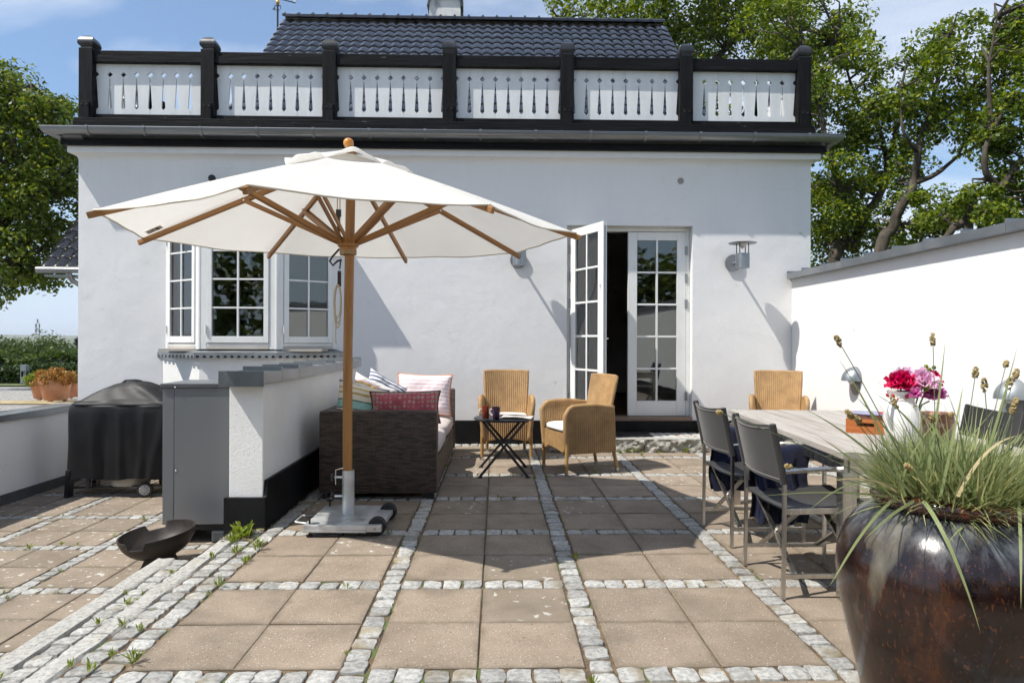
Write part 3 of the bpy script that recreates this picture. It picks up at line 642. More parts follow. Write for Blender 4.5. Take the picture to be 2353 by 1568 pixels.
for r in range(7):
    for c in range(NC):
        x,y,z=tile_pos(r,c); o=link('roof_tile',tm,None,roof,(x,y,z),(random.uniform(-.01,.01),random.uniform(-.012,.012),0))
V=[];F=[];co=[tuple(v.co) for v in tm.vertices]; fc=[tuple(p.vertices) for p in tm.polygons]
for r in range(7,16):
    for c in range(NC):
        x,y,z=tile_pos(r,c); n=len(V); V+=[(a+x,q+y,e+z) for a,q,e in co]; F+=[tuple(i+n for i in f) for f in fc]
b=MB(); b.v=V; b.f=F; o=b.build('roof_tile_field',M['tile'],roof,smooth=50,fix=False); tag(o,kind='stuff')
def ridge_mesh(ln):
    b=MB(); b.grid(2,10,lambda u,v:((u-.5)*ln,-.105*math.cos(PI*v),.105*math.sin(PI*v)-.035))
    b.grid(2,10,lambda u,v:(ln/2-.03+u*.05,-.122*math.cos(PI*v),.122*math.sin(PI*v)-.035+.0))
    b.grid(1,10,lambda u,v:(ln/2-.03,-(.105+.017*u)*math.cos(PI*v),(.105+.017*u)*math.sin(PI*v)-.035))
    b.sphere((ln/2-.005,0,.085),.03,10,6); return b.mesh('ridge_tile',smooth=40,fix=True)
rm=ridge_mesh((RX1-RX0)/27.); n=27
for k in range(n): link('ridge_tile',rm,M['tile'],roof,(RX1-(k+.5)*(RX1-RX0)/n,RYD,RZ+.045),(0,0,PI))
for x in (RX0-.02,RX1+.02):
    b=MB(); b.prism([(RYD,RZ-.02),(RYD-3.5,RZ-3.52),(RYD-3.5,RZ-3.72),(RYD,RZ-.22),(RYD+3.5,RZ-3.72),(RYD+3.5,RZ-3.52)],x-.02,x+.02,axis='x'); b.build('verge_board',M['black_wood'],roof)
for ob in roof.children: ob.matrix_parent_inverse=Matrix.Identity(4)
b=MB(); b.prism([(RYD-3.0,3.846),(RYD-3.0,5.2),(RYD,8.15),(RYD+3.0,5.2),(RYD+3.0,3.846)],RX0+.25,RX1-.25,axis='x'); P(house,b,'upper_wall',M['plaster'])
for xx in (-2.6,.3,2.2):
    w_=P(house,MB().box(xx,xx+.95,RYD-3.03,RYD-3.001,3.9,5.05),'terrace_window',M['white_paint']); MB().box(xx+.09,xx+.86,RYD-3.034,RYD-3.0305,4.0,4.95).build('pane',M['black_cap'],w_)
# chimney and weather vane
ch=P(house,MB().box(-1.58,-.86,15.5,16.1,7.6,9.25),'chimney',mat('chimney_render',(.76,.755,.74),.9,col2=(.66,.65,.63),vs=2.5,spots=((.3,.29,.26),3,.6,.75,5),bump=.3,bs=20,bd=.01))
b=MB(); b.box(-1.62,-.82,15.45,16.15,9.2,9.42); b.build('chimney_cap',M['dark_grey'],ch)
for s,x in ((-1,-1.6),(1,-.84)):
    b=MB(); b.add([(x,15.44,9.02),(x+s*.03,15.44,9.02),(x+s*.03-s*.14,15.44,9.5),(x-s*.14,15.44,9.5),(x,16.2,9.02),(x+s*.03,16.2,9.02),(x+s*.03-s*.14,16.2,9.5),(x-s*.14,16.2,9.5)],[(0,1,2,3),(7,6,5,4),(0,4,5,1),(1,5,6,2),(2,6,7,3),(3,7,4,0)]); b.build('chimney_flashing',M['dark_grey'],ch)
vx,vy=-5.06,15.5
vane=thing('weather_vane','black wrought iron weather vane with gilded ball above the roof gable','weather vane',(vx,vy,7.2))
P(vane,MB().tube([(vx,vy,7.2),(vx,vy,9.75)],.022,8),'pole',M['black_metal'],smooth=60)
P(vane,MB().sphere((vx,vy,9.06),.05,16,10),'ball',mat('gilding',(.75,.5,.16),.25,metal=1.),smooth=180)
P(vane,MB().tube([(vx-.40,vy-.1,9.21),(vx+.38,vy+.1,9.10)],.012,6),'cross_arm',M['black_metal'])
def scroll(o,pts): P(o,MB().tube(pts,.008,5),'scroll',M['black_metal'],smooth=60)
for s in (-1,1):
    scroll(vane,[(vx+s*(.0+.075*math.sin(t*PI)),vy,8.86+.15*t) for t in [k/8 for k in range(9)]]+[(vx+s*(.045-.025*math.cos(a)),vy,8.995-.02*math.sin(a)) for a in [k*PI/4 for k in range(5)]])
    scroll(vane,[(vx+s*(.0+.075*math.sin(t*PI)),vy,9.15+.2*(1-t)) for t in [k/8 for k in range(9)]])
scroll(vane,[(vx-.085+.03*math.cos(a)*(1-a/16),vy,8.9+.03*math.sin(a)*(1-a/16)) for a in [k*PI/5 for k in range(14)]])
P(vane,MB().box(-.415+vx,-.385+vx,vy-.11,vy-.105,9.23,9.33),'compass_letter',M['white_paint']); P(vane,MB().box(vx+.33,vx+.38,vy+.1,vy+.105,9.13,9.20),'compass_letter',M['white_paint'])

# ---- black plinth along the front
b=MB(); b.box(-1.55,DOOR[0]-.0,FY-.022,FY-.0015,-.03,.292); b.box(DOOR[1],3.714,FY-.022,FY-.0015,-.03,.292); b.box(DOOR[0],DOOR[1],FY-.045,FY-.0015,-.03,.288); P(house,b,'plinth',M['black_plinth'],bevel=.004)

# ---- french doors
df=MB(); X0,X1,Z0,Z1=DOOR; YF=FY+.115
df.box(X0+.002,X0+.05,YF,YF+.11,Z0+.035,Z1-.003); df.box(X1-.05,X1-.002,YF,YF+.11,Z0+.035,Z1-.003); df.box(X0+.0505,X1-.0505,YF,YF+.11,Z1-.055,Z1-.003)
P(house,df,'door_frame',M['white_paint'],bevel=.004)
P(house,MB().box(X0+.003,X1-.003,FY-.03,YF+.13,Z0-.011,Z0+.033),'threshold',M['sill_wood'],bevel=.004)
LW,LZ0,LH=.742,.338,2.345
def door_leaf(name,loc,rz,parent=house):
    """leaf with hinge edge at local x=0, width along +x, outside facing -y"""
    st,tp,bt,T=.115,.105,.19,.05
    b=MB(); b.box(0,st,0,T,0,LH); b.box(LW-st,LW,0,T,0,LH); b.box(st+.0005,LW-st-.0005,0,T,LH-tp,LH); b.box(st+.0005,LW-st-.0005,0,T,0,bt)
    o=b.build(name,M['white_paint'],parent,bevel=.004); o.location=(loc[0],loc[1]-FY,loc[2]); o.rotation_euler=(0,0,rz)
    gx0,gx1,gz0,gz1=st,LW-st,bt,LH-tp; ph=(gz1-gz0)/5
    MB().box((gx0+gx1)/2-.013,(gx0+gx1)/2+.013,.004,T-.004,gz0,gz1).build('muntin',M['white_paint'],o,bevel=.004)
    for k in range(1,5):
        for (a,c) in ((gx0,(gx0+gx1)/2-.0135),((gx0+gx1)/2+.0135,gx1)): MB().box(a,c,.005,T-.005,gz0+k*ph-.012,gz0+k*ph+.012).build('muntin',M['white_paint'],o,bevel=.004)
    for i,(a,c) in enumerate(((gx0,(gx0+gx1)/2-.013),((gx0+gx1)/2+.013,gx1))):
        for k in range(5):
            MB().box(a,c,.022,.028,gz0+k*ph+(.012 if k else 0),gz0+(k+1)*ph-(.012 if k<4 else 0)).build('pane',M['glass'],o)
    for z in (.25,LH*.61,LH*.75,LH*.9): MB().box(-.02,.012,-.012,-.001,z-.055,z+.055).build('hinge',M['zinc'],o,bevel=.002)
    return o
right=door_leaf('door',(X1-.052,YF-.0,LZ0),PI); right.scale=(1,-1,1); right['label']='closed glazed french door leaf'
ang=math.atan2(-.78,.355)
left=door_leaf('door',(X0+.045,FY+.02,LZ0),ang); left['label']='open glazed french door leaf'
# espagnolette, handle and alarm sticker on the open leaf
b=MB(); b.box(LW+.0005,LW+.004,.014,.034,.05,LH-.05); b.build('lock_rail',M['zinc'],left)
b=MB(); b.tube([(LW-.05,.052,.98),(LW-.05,.10,.98),(LW-.13,.105,.98)],.009,8); b.box(LW-.065,LW-.035,.0505,.056,.9,1.06); b.build('handle',M['ferrule'],left,smooth=50)
b=MB(); b.box(LW-.085,LW-.03,-.0015,-.0005,1.50,1.63); stk=b.build('sticker',mat('sticker',(.82,.80,.80),.4),left)
def text(parent,s,size,loc,rot,m,name='lettering',ext=.0004):
    cu=bpy.data.curves.new(name,'FONT'); cu.body=s; cu.size=size; cu.align_x='CENTER'; cu.extrude=ext
    o=bpy.data.objects.new(name,cu); C.objects.link(o); bpy.context.view_layer.update()
    me=bpy.data.meshes.new_from_object(o); bpy.data.objects.remove(o); me.materials.clear(); me.materials.append(m)
    return link(name,me,None,parent,loc,rot)
text(left,'G4S',.026,(LW-.0575,-.003,1.593),(R(90),0,0),mat('sticker_red',(.20,.02,.03),.5))
text(left,'ALARM',.013,(LW-.0575,-.003,1.543),(R(90),0,0),mat('sticker_pink',(.6,.2,.22),.5))
dd=MB().lathe([(.0,0),(.009,0),(.009,.001),(0,.001)],12).build('sticker_dot',M['black_metal'],left); dd.location=(LW-.0575,-.002,1.578); dd.rotation_euler=(R(90),0,0)

# ---- bay window
ba=[(-4.10,FY),(-3.50,7.955),(-2.60,7.955),(-1.985,FY)]
def offs(poly,d):
    c=Vector((-3.04,8.3)); return [tuple(Vector(p)+(Vector(p)-c).normalized()*d) for p in poly]
b=MB(); q=[(-4.13,FY),(-3.505,7.97),(-2.60,7.97),(-1.95,FY)]; b.prism([(x,y) for x,y in q],-.6,1.075,axis='z'); P(house,b,'bay_base',M['plaster_rough'],fix=True)
def facetpts(p,q): 
    d=Vector((q[0]-p[0],q[1]-p[1],0)); return d.length, math.atan2(d.y,d.x)
bayobj=P(house,MB().prism([(x,y) for x,y in [(-4.09,FY-.002),(-3.49,7.975),(-2.61,7.975),(-2.0,FY-.002)]],2.80,2.90,axis='z'),'bay_roof',M['zinc'])
def castellated(p,q,z,parent):
    Ln,a=facetpts(p,q); b=MB(); n=int(Ln/.078); w=Ln/n; poly=[(0,.06),(0,0)]
    for k in range(n): poly+=[((k+.28)*w,0),((k+.28)*w,.027),((k+.72)*w,.027),((k+.72)*w,0)]
    poly+=[(Ln,0),(Ln,.06)]
    b.prism(poly,-.003,.0); o=b.build('sill_flashing',M['zinc'],house); o.location=(p[0],p[1]-FY,z); o.rotation_euler=(0,0,a)
so=[(-4.20,FY),(-3.535,7.90),(-2.575,7.90),(-1.90,FY)]
for p,q in zip(so[:-1],so[1:]): castellated(p,q,1.075,house)
b=MB(); top=[(-4.09,FY,1.172),(-3.49,7.985,1.172),(-2.61,7.985,1.172),(-2.0,FY,1.172)]; V=[(x,y,1.137) for x,y in so]+top; b.add(V,[(0,1,5,4),(1,2,6,5),(2,3,7,6)]); P(house,b,'sill_sheet',M['zinc'],fix=True)
MB_=MB(); MB_.prism([(-4.08,FY-.001),(-3.48,7.99),(-2.62,7.99),(-2.02,FY-.001)],1.05,1.171,axis='z'); P(house,MB_,'sill_core',M['dark_grey'])
def bay_window(p,q,mg0,mg1,label=None):
    """frame, sash, muntins and panes for one facet; p->q seen from outside left to right"""
    Ln,a=facetpts(p,q); z0,z1=1.175,2.80; T=.07
    b=MB(); b.box(0,mg0,0,T,z0,z1); b.box(Ln-mg1,Ln,0,T,z0,z1); b.box(mg0+.0005,Ln-mg1-.0005,0,T,z1-.06,z1)
    fo=b.build('window',M['white_paint'],house,bevel=.005); fo.location=(p[0],p[1]-FY,0); fo.rotation_euler=(0,0,a)
    MB().box(mg0+.001,Ln-mg1-.001,-.006,T,z0,z0+.038).build('sill',M['putty'],fo,bevel=.004)
    MB().box(mg0+.001,Ln-mg1-.001,.004,T,z0+.0385,z0+.072).build('bottom_frame',M['white_paint'],fo,bevel=.004)
    s0,s1,c0,c1=mg0+.004,Ln-mg1-.004,z0+.076,z1-.064; sw=.058
    b=MB(); b.box(s0,s0+sw,-.012,.04,c0,c1); b.box(s1-sw,s1,-.012,.04,c0,c1); b.box(s0+sw+.0005,s1-sw-.0005,-.012,.04,c1-sw,c1); b.box(s0+sw+.0005,s1-sw-.0005,-.012,.04,c0,c0+sw+.02)
    sa=b.build('sash',M['white_paint'],fo,bevel=.005)
    g0,g1,h0,h1=s0+sw,s1-sw,c0+sw+.02,c1-sw; ph=(h1-h0)/4; mx=(g0+g1)/2
    MB().box(mx-.011,mx+.011,-.006,.034,h0,h1).build('muntin',M['white_paint'],fo,bevel=.003)
    for k in range(1,4):
        for (u,v) in ((g0,mx-.0115),(mx+.0115,g1)): MB().box(u,v,-.005,.033,h0+k*ph-.010,h0+k*ph+.010).build('muntin',M['white_paint'],fo,bevel=.003)
    for (u,v) in ((g0,mx-.011),(mx+.011,g1)):
        for k in range(4): MB().box(u,v,.012,.018,h0+k*ph+(.010 if k else 0),h0+(k+1)*ph-(.010 if k<3 else 0)).build('pane',M['glass'],fo)
    for z in (c0+.16,c1-.25): MB().tube([(s0-.006,-.022,z-.05),(s0-.006,-.022,z+.05)],.011,8).build('hinge',M['white_paint'],fo,smooth=50)
    return fo
bay_window(ba[0],ba[1],.05,.085); bay_window(ba[1],ba[2],.085,.085); bay_window(ba[2],ba[3],.085,.06)
for (x,y) in (ba[1],ba[2]): P(house,MB().lathe([(.035,1.1755),(.035,2.7995)],10,(x,y+.03,0)),'mullion',M['white_paint'],smooth=60)
# interior
b=MB(); b.box(HX0+.301,HX1-.301,FY+.345,13.2,.24,.28); P(house,b,'interior_floor',M['room_floor'])
b=MB(); b.box(HX0+.301,HX1-.301,13.2,13.3,.28,3.4); b.box(HX0+.301,HX1-.301,FY+.345,13.3,3.4,3.5); b.box(-.4,-.3,FY+.345,13.2,.28,3.4); b.box(HX0+.3005,HX0+.32,FY+.345,13.2,.28,3.4); b.box(HX1-.32,HX1-.3005,FY+.345,13.2,.28,3.4); b.box(-4.02,-2.06,7.99,FY+.34,2.785,2.80); b.box(-4.0,-2.08,8.0,FY+.34,1.15,1.18)
P(house,b,'interior_wall',M['dark_room'])
b=MB(); b.box(1.05,1.12,9.6,11.,.28,2.3); P(house,b,'bookcase',mat('dark_bookcase',(.05,.045,.03),.6,col2=(.10,.07,.03),vs=6))
b=MB(); b.prism([(-.085,0),(.085,0),(.085,.13),(0,.23),(-.085,.13)],-.05,.05); lant=b.build('house_lantern',mat('pale_green_tin',(.45,.55,.5),.5,coat=.2)); lant.location=(-3.17,8.12,1.181); tag(lant,'pale green house shaped ornament on the bay window sill','ornament')
for i,(x,yy) in enumerate(((-3.98,8.20),(-3.62,8.04))):
    cu=MB().grid(40,6,lambda u,v:(u*.26+x,yy+.012*math.sin(u*34)-.15*u+ .16,1.19+1.55*v)).build('curtain',mat('curtain%d'%i,(.62,.64,.6),.9,transl=.3),house,smooth=180); cu.location=(0,-FY,0)

# ---- left wing with its own eave, far behind the corner
wx0,wy0,wz0=-8.45,12.6,2.60
wing=thing('house_wing','lower wing of the house with black tiled eave and grey downpipe at far left','house wing',(wx0,wy0,0))
P(wing,MB().box(wx0+.62,HX0-.02,wy0+.45,17,-.6,3.0),'wall',M['plaster'])
wr=P(wing,MB().add([(wx0+.02,wy0,wz0-.03),(HX0-.05,wy0,wz0-.03),(HX0-.05,wy0+3.4,wz0+3.37),(wx0+.02,wy0+3.4,wz0+3.37)],[(0,1,2,3)]),'roof',M['dark_grey'],fix=False)
for r in range(8):
    for c in range(12):
        s=.04+RP*(r+1); o=link('roof_tile',tm,None,wr,(wx0+(c+.5)*TP,wy0+s*.7071-.02,wz0+s*.7071),(0,random.uniform(-.012,.012),0))
for ob in wr.children: pass
wgy=wy0-.02
P(wing,MB().tube([(wx0-.03,wgy-.05,wz0-.03),(HX0-.1,wgy-.05,wz0-.03)],.06,10),'gutter',M['gutter'],smooth=50)
P(wing,MB().box(wx0+.05,HX0-.1,wgy+.02,wgy+.45,wz0-.14,wz0-.11),'soffit',M['zinc'])
P(wing,MB().tube([(wx0+.55,wgy-.04,wz0-.08),(wx0+.56,wgy,wz0-.2),(wx0+.85,wgy+.35,wz0-.52),(wx0+.87,wgy+.36,wz0-.7),(wx0+.87,wgy+.36,-.3)],.042,10),'downpipe',M['gutter'],smooth=60)
# ============================================================ LAMPS AND SMALL THINGS ON THE WALLS
def sconce(x,z,label,y=FY):
    o=thing('wall_lamp',label,'lamp',(x,y,z),0,'lantern lamps on the house front')
    b=MB(); b.lathe([(.0,0),(.098,0),(.105,.006),(.105,.03),(.0,.03)],28); me=b.build('wall_plate',M['zinc'],o,smooth=40); me.rotation_euler=(R(90),0,0); me.location=(0,-.001,0)
    MB().tube([(0,-.03,-.01),(0,-.31,-.01)],.018,10).build('arm',M['zinc'],o,smooth=60)
    MB().lathe([(.0,-.10),(.082,-.10),(.082,.075),(.076,.075),(.076,-.07),(.0,-.07)],28,(0,-.34,0)).build('body',M['zinc'],o,smooth=40)
    MB().lathe([(.0,-.06),(.05,-.06),(.055,.0),(.045,.05),(.0,.07)],20,(0,-.34,0)).build('bulb_glass',mat('opal_glass',(.8,.8,.76),.25),o,smooth=180)
    for k in range(4):
        a=R(45+90*k); MB().tube([(.076*math.cos(a),-.34+.076*math.sin(a),.05),(.076*math.cos(a),-.34+.076*math.sin(a),.20)],.006,6).build('rod',M['dark_grey'],o)
    MB().lathe([(.0,.195),(.16,.197),(.168,.203),(.16,.207),(.02,.212),(0,.212)],36,(0,-.34,0)).build('shade',M['zinc'],o,smooth=40)
    MB().lathe([(.0,.13),(.018,.145),(.05,.18),(.062,.1955),(0,.1955)],20,(0,-.34,0)).build('reflector',M['white_paint'],o,smooth=60)
    return o
sconce(2.985,2.28,'grey steel lantern wall lamp right of the french doors'); sconce(.275,2.30,'grey steel lantern wall lamp half hidden behind the parasol edge')
def dome_lamp(y,z,label):
    o=thing('dome_lamp',label,'lamp',(3.739,y,z),0,'dome lamps on the garden wall')
    b=MB(); rr=.12
    # half dome visor sticking out of the wall towards -x
    def dm(u,v):
        a=PI*u; t=PI/2*v; return (-rr*1.2*math.sin(a)*math.cos(t)*1.0, rr*math.cos(a)*math.cos(t), rr*1.22*math.sin(t))
    b.grid(24,10,dm); b.grid(24,10,lambda u,v:tuple(.94*c for c in dm(u,v))); b.build('visor',M['zinc'],o,smooth=60)
    b=MB(); b.lathe([(0,0),(.082,0),(.086,.012),(0,.016)],26,sx=1,sy=1.5); p=b.build('wall_plate',M['zinc'],o,smooth=40); p.rotation_euler=(0,R(-90),0); p.rotation_euler=(R(90),0,R(-90)); p.location=(-.001,0,-.02)
    MB().sphere((-.045,0,.0),.035,12,8).build('bulb_glass',M['cushion'],o,smooth=180)
    return o
dome_lamp(6.86,.885,'small grey dome lamp on the white garden wall beyond the table'); dome_lamp(4.72,.88,'small grey dome lamp on the garden wall cut by the right picture edge')
b=MB(); b.lathe([(.0,0),(.043,0),(.043,.004),(0,.004)],24); v=thing('air_vent','small round perforated air vent high on the white wall','vent',(2.318,FY-.002,3.31))
p=b.build('rim',M['putty'],v); p.rotation_euler=(R(90),0,0)
for i in range(-2,3):
    for j in range(-2,3):
        x,z=i*.0165+(.008 if j%2 else 0),j*.0145
        if math.hypot(x,z)<.037:
            h=MB().lathe([(0,.0042),(.006,.0042),(.006,.0052),(0,.0052)],6).build('hole',M['black_metal'],v); h.rotation_euler=(R(90),0,0); h.location=(x,0,z)
sp=thing('outdoor_spotlight','small black ball spotlight on the wall above the parasol','lamp',(-3.50,FY,3.27))
MB().tube([(0,0,0),(0,-.06,0)],.012,8).build('stem',M['black_metal'],sp); MB().sphere((0,-.09,0),.045,14,10).build('head',M['rubber'],sp,smooth=180)

# ============================================================ STEP AND DOORMAT
dstep=thing('door_step','granite door step paved with rust stained setts','step',(1.6,8.0,0))
b=MB(); b.box(.62,2.62,7.86,FY-.05,0,.128); P(dstep,b,'step_bed',M['joint'])
for i,(a,c) in enumerate(((.62,1.715),(1.725,2.62))):
    rg=random.Random(i+5); nu,nv=40,9; V=[];F=[]
    def fr_(u,v): 
        x=a+(c-a)*u; z=.004+.146*v; q=0 if v>.97 else 1
        return (x,7.70+ (.022*vnoise(x*9,z*14,i)+rg.uniform(-.012,.012))*q*(.4+.6*min(1,(1-v)*5)) ,z)
    b=MB(); b.grid(nu,nv,fr_); b.grid(nu,4,lambda u,v:(a+(c-a)*u,(7.70+.16*v),.150+rg.uniform(-.0015,.0015)))
    b.add([(a,7.70,.004),(a,7.86,.004),(a,7.86,.15),(a,7.70,.15)],[(0,1,2,3)]); b.add([(c,7.70,.004),(c,7.86,.004),(c,7.86,.15),(c,7.70,.15)],[(3,2,1,0)])
    P(dstep,b,'step_stone',M['granite_rough'],smooth=60,fix=False)
    P(dstep,MB().box(a+.004,c-.004,7.705,7.858,.1515,.153),'step_top',M['granite_kerb'])
st=[]
_s=setts; setts=[]
for k in range(4): srow(.64,2.6,7.915+.108*k)
M['rust_granite']=mat('rust_stained_granite',(.38,.37,.34),.8,col2=(.53,.52,.49),vs=45,lo=.38,hi=.6,rnd=.1,bump=.4,bs=26,bd=.006,spots=((.30,.13,.05),5,.58,.66,4))
rs=[m_.copy() for m_ in SETT[:4]]
for m_ in rs: m_.materials.clear(); m_.materials.append(M['rust_granite'])
setts=[(x,y,a,random.choice(rs),s_) for (x,y,a,_,s_) in setts]
for x,y,a,me,sc in setts:
    o=link('sett',me,None,dstep,(x-1.6,y-8.0,.147),(0,0,a)); o.scale=(sc[0],sc[1],1)
dm=thing('door_mat','black rubber honeycomb door mat on the step','door mat',(1.52,8.08,.154),R(-3))
MB().box(-.35,.35,-.17,.17,0,.008).build('backing',M['rubber'],dm)
for k in range(9): MB().box(-.345,.345,-.165+k*.0365,-.148+k*.0365,.0085,.018).build('rib',M['rubber'],dm)

# ============================================================ PARASOL
UX,UY,UZ,UA=-1.03,4.66,2.03,2.585
tips=[(-150,1.50),(169,1.60),(130,1.41),(81,1.36),(39,1.55),(-2,1.58),(-45,1.40),(-97,1.42)]
tips=sorted(tips); TP_=[Vector((r_*math.cos(R(a)),r_*math.sin(R(a)),UZ)) for a,r_ in tips]
para=thing('parasol','large octagonal cream canvas parasol on a wooden pole','parasol',(UX,UY,0))
apex=Vector((0,0,UA)); NP=8
def ripple(x,y): return .004*math.sin(9*x+3*y)+.003*math.sin(14*y-6*x)
b=MB()
for i in range(NP):
    A_,B_=TP_[i],TP_[(i+1)%NP]
    def f(u,v,A_=A_,B_=B_):
        v=.02+.98*v; p=apex.lerp(A_,v)*(1-u)+apex.lerp(B_,v)*u; k=4*u*(1-u)
        cxy=Vector((p.x,p.y,0)); p=p-cxy*(.028*k*v**3); p.z+= -.030*k*v*(1.0-.35*v)+ripple(p.x,p.y)*min(1,v*2)*k
        p.z+=.016*math.sin(PI*v)
        return tuple(p)
    b.grid(10,16,f)
canopy=b.build('canopy',M['canvas'],para,smooth=30,weld=.0004)
hem=[]
for i in range(NP):
    A_,B_=TP_[i],TP_[(i+1)%NP]; hb=MB(); pts=[]
    for k in range(11):
        u=k/10; p=A_*(1-u)+B_*u; kk=4*u*(1-u); c2=Vector((p.x,p.y,0)); p=p-c2*(.028*kk); p.z+=-.030*kk*.65+ripple(p.x,p.y)*kk; pts.append(p)
    hb.tube(pts,.0055,6); hb.build('hem',mat('hem_canvas',(.62,.57,.47),.9) if i==0 else bpy.data.materials['hem_canvas'],canopy,smooth=60)
# top vent flap with loose wavy edge
b=MB(); th0=[math.atan2(p.y,p.x) for p in TP_]
def capf(u,v):
    a=u*2*PI-PI
    # find sector
    k=0
    for i in range(NP):
        t0=th0[i]; t1=th0[(i+1)%NP]+(2*PI if i==NP-1 else 0); aa=a if a>=th0[0] else a+2*PI
        if t0<=aa<=t1+1e-9: k=(aa-t0)/(t1-t0); ki=i; break
    A_,B_=TP_[ki],TP_[(ki+1)%NP]; s_=.012+.27*v
    p=apex.lerp(A_,s_)*(1-k)+apex.lerp(B_,s_)*k; kk=4*k*(1-k)
    p.z+=.012+.018*(1-v)+.055*v**2*kk*(1+.4*math.sin(ki*2.1))+.012*math.sin(a*11+v*3)*v*kk+.012*math.sin(7*a+ki)*(1-v)*v
    p.x*=1+.04*kk*v*math.sin(ki*3.); p.y*=1+.04*kk*v
    return tuple(p)
b.grid(128,9,capf); b.build('vent_flap',M['canvas'],para,smooth=180,weld=.0004)
MB().sphere((0,0,UA+.066),.036,20,14).build('finial',M['finial'],para,smooth=180)
MB().tube([(.0,0,.07),(0,0,1.2),(0.02,0,UA+.03)],.0325,20).build('pole',M['teak'],para,smooth=60)
HUBZ=1.955
for i,p in enumerate(TP_):
    d=Vector((p.x,p.y,0)).normalized(); o=bpy.data.objects.new('rib',None)
    tip=p+d*.03+Vector((0,0,-.036)); top=d*.05+Vector((0,0,UA-.055)); dirv=(tip-top)
    Lr=dirv.length; b=MB(); b.box(0,Lr,-.0125,.0125,-.019,.019)
    rb=b.build('rib',M['teak_x'],para,bevel=.006); X_=dirv.normalized(); Y_=Vector((0,0,1)).cross(X_).normalized(); Z_=X_.cross(Y_)
    rb.matrix_local=Matrix(((X_.x,Y_.x,Z_.x,top.x),(X_.y,Y_.y,Z_.y,top.y),(X_.z,Y_.z,Z_.z,top.z),(0,0,0,1)))
    bolt=MB().tube([(Lr*.46,-.03,-.008),(Lr*.46,.03,-.008)],.007,8).build('rivet',M['ferrule'],rb,smooth=50)
    mid=top+dirv*.46+Vector((0,0,-.008)); hub=d*.052+Vector((0,0,HUBZ)); sdv=Y_*.0205; q=mid-hub; X2=q.normalized(); Y2=Vector((0,0,1)).cross(X2).normalized(); Z2=X2.cross(Y2)
    b=MB(); Ls=q.length+.02
    for s in (-1,1): b.box(0,Ls,s*.0195-.0065,s*.0195+.0065,-.016,.016)
    so_=b.build('strut',M['teak_x'],para,bevel=.003); so_.matrix_local=Matrix(((X2.x,Y2.x,Z2.x,hub.x),(X2.y,Y2.y,Z2.y,hub.y),(X2.z,Y2.z,Z2.z,hub.z),(0,0,0,1)))
b=MB(); b.lathe([(.033,-.075),(.05,-.07),(.058,-.03),(.072,-.02),(.074,.03),(.066,.038),(.036,.04)],24,(0,0,HUBZ)); 
hubo=b.build('hub',M['teak'],para,smooth=40)
MB().lathe([(.033,-.04),(.075,-.04),(.085,.0),(.075,.03),(.033,.03)],24,(0,0,UA-.07)).build('crown',M['teak'],para,smooth=40)
b=MB(); b.tube([(.052*math.cos(t),.052*math.sin(t),HUBZ-.05-.0012*t) for t in [k*PI/8 for k in range(60)]],.007,6); b.build('cord_wrap',mat('cord_brown',(.36,.25,.13),.8,col2=(.28,.18,.08),vs=20),para,smooth=60)
RPm=mat('rope',(.55,.47,.33),.9,col2=(.48,.39,.25),vs=40,bump=.5,bs=90,bd=.003)
STm=mat('leather_strap',(.035,.016,.014),.5)
b=MB(); b.tube([(-.055,-.02,HUBZ-.04),(-.10,-.02,HUBZ-.09),(-.122,-.02,HUBZ-.125),(-.10,-.02,HUBZ-.155),(-.07,-.02,HUBZ-.125),(-.04,-.02,HUBZ-.115)],.0075,8); b.build('strap',STm,para,smooth=60)
b=MB(); b.tube([(-.045,-.025,HUBZ-.12),(-.052,-.025,HUBZ-.18)],.006,6); b.box(-.066,-.042,-.029,-.021,HUBZ-.30,HUBZ-.2); b.tube([(-.064,-.025,HUBZ-.195),(-.044,-.025,HUBZ-.195)],.004,6); b.build('strap',STm,para,smooth=40)
for k,(dxx,zb) in enumerate(((0,1.40),(.012,1.37),(.024,1.44))):
    cxr=-.062+dxx*.4; pts=[]
    for q in range(25):
        a=2*PI*q/24; pts.append((cxr-.022*math.cos(a)-dxx*.5,-.026-.006*k,(1.665+zb)/2+(1.665-zb)/2*math.sin(a)))
    MB().tube(pts,.0052,6,closed=True).build('rope_coil',RPm,para,smooth=60)
MB().tube([(-.075,-.03,1.42),(-.078,-.03,1.30),(-.074,-.03,1.26)],.004,6).build('rope_end',RPm,para,smooth=60)
for s in (0,.018): MB().tube([(-.07+s,-.02,2.02),(-.072+s,-.02,2.40)],.004,6).build('pulley_cord',RPm,para,smooth=60)
b=MB(); b.box(-.079,-.045,-.03,-.012,2.135,2.185); b.tube([(-.062,-.021,1.96),(-.062,-.021,2.14)],.009,8); b.build('pulley',M['black_metal'],para)
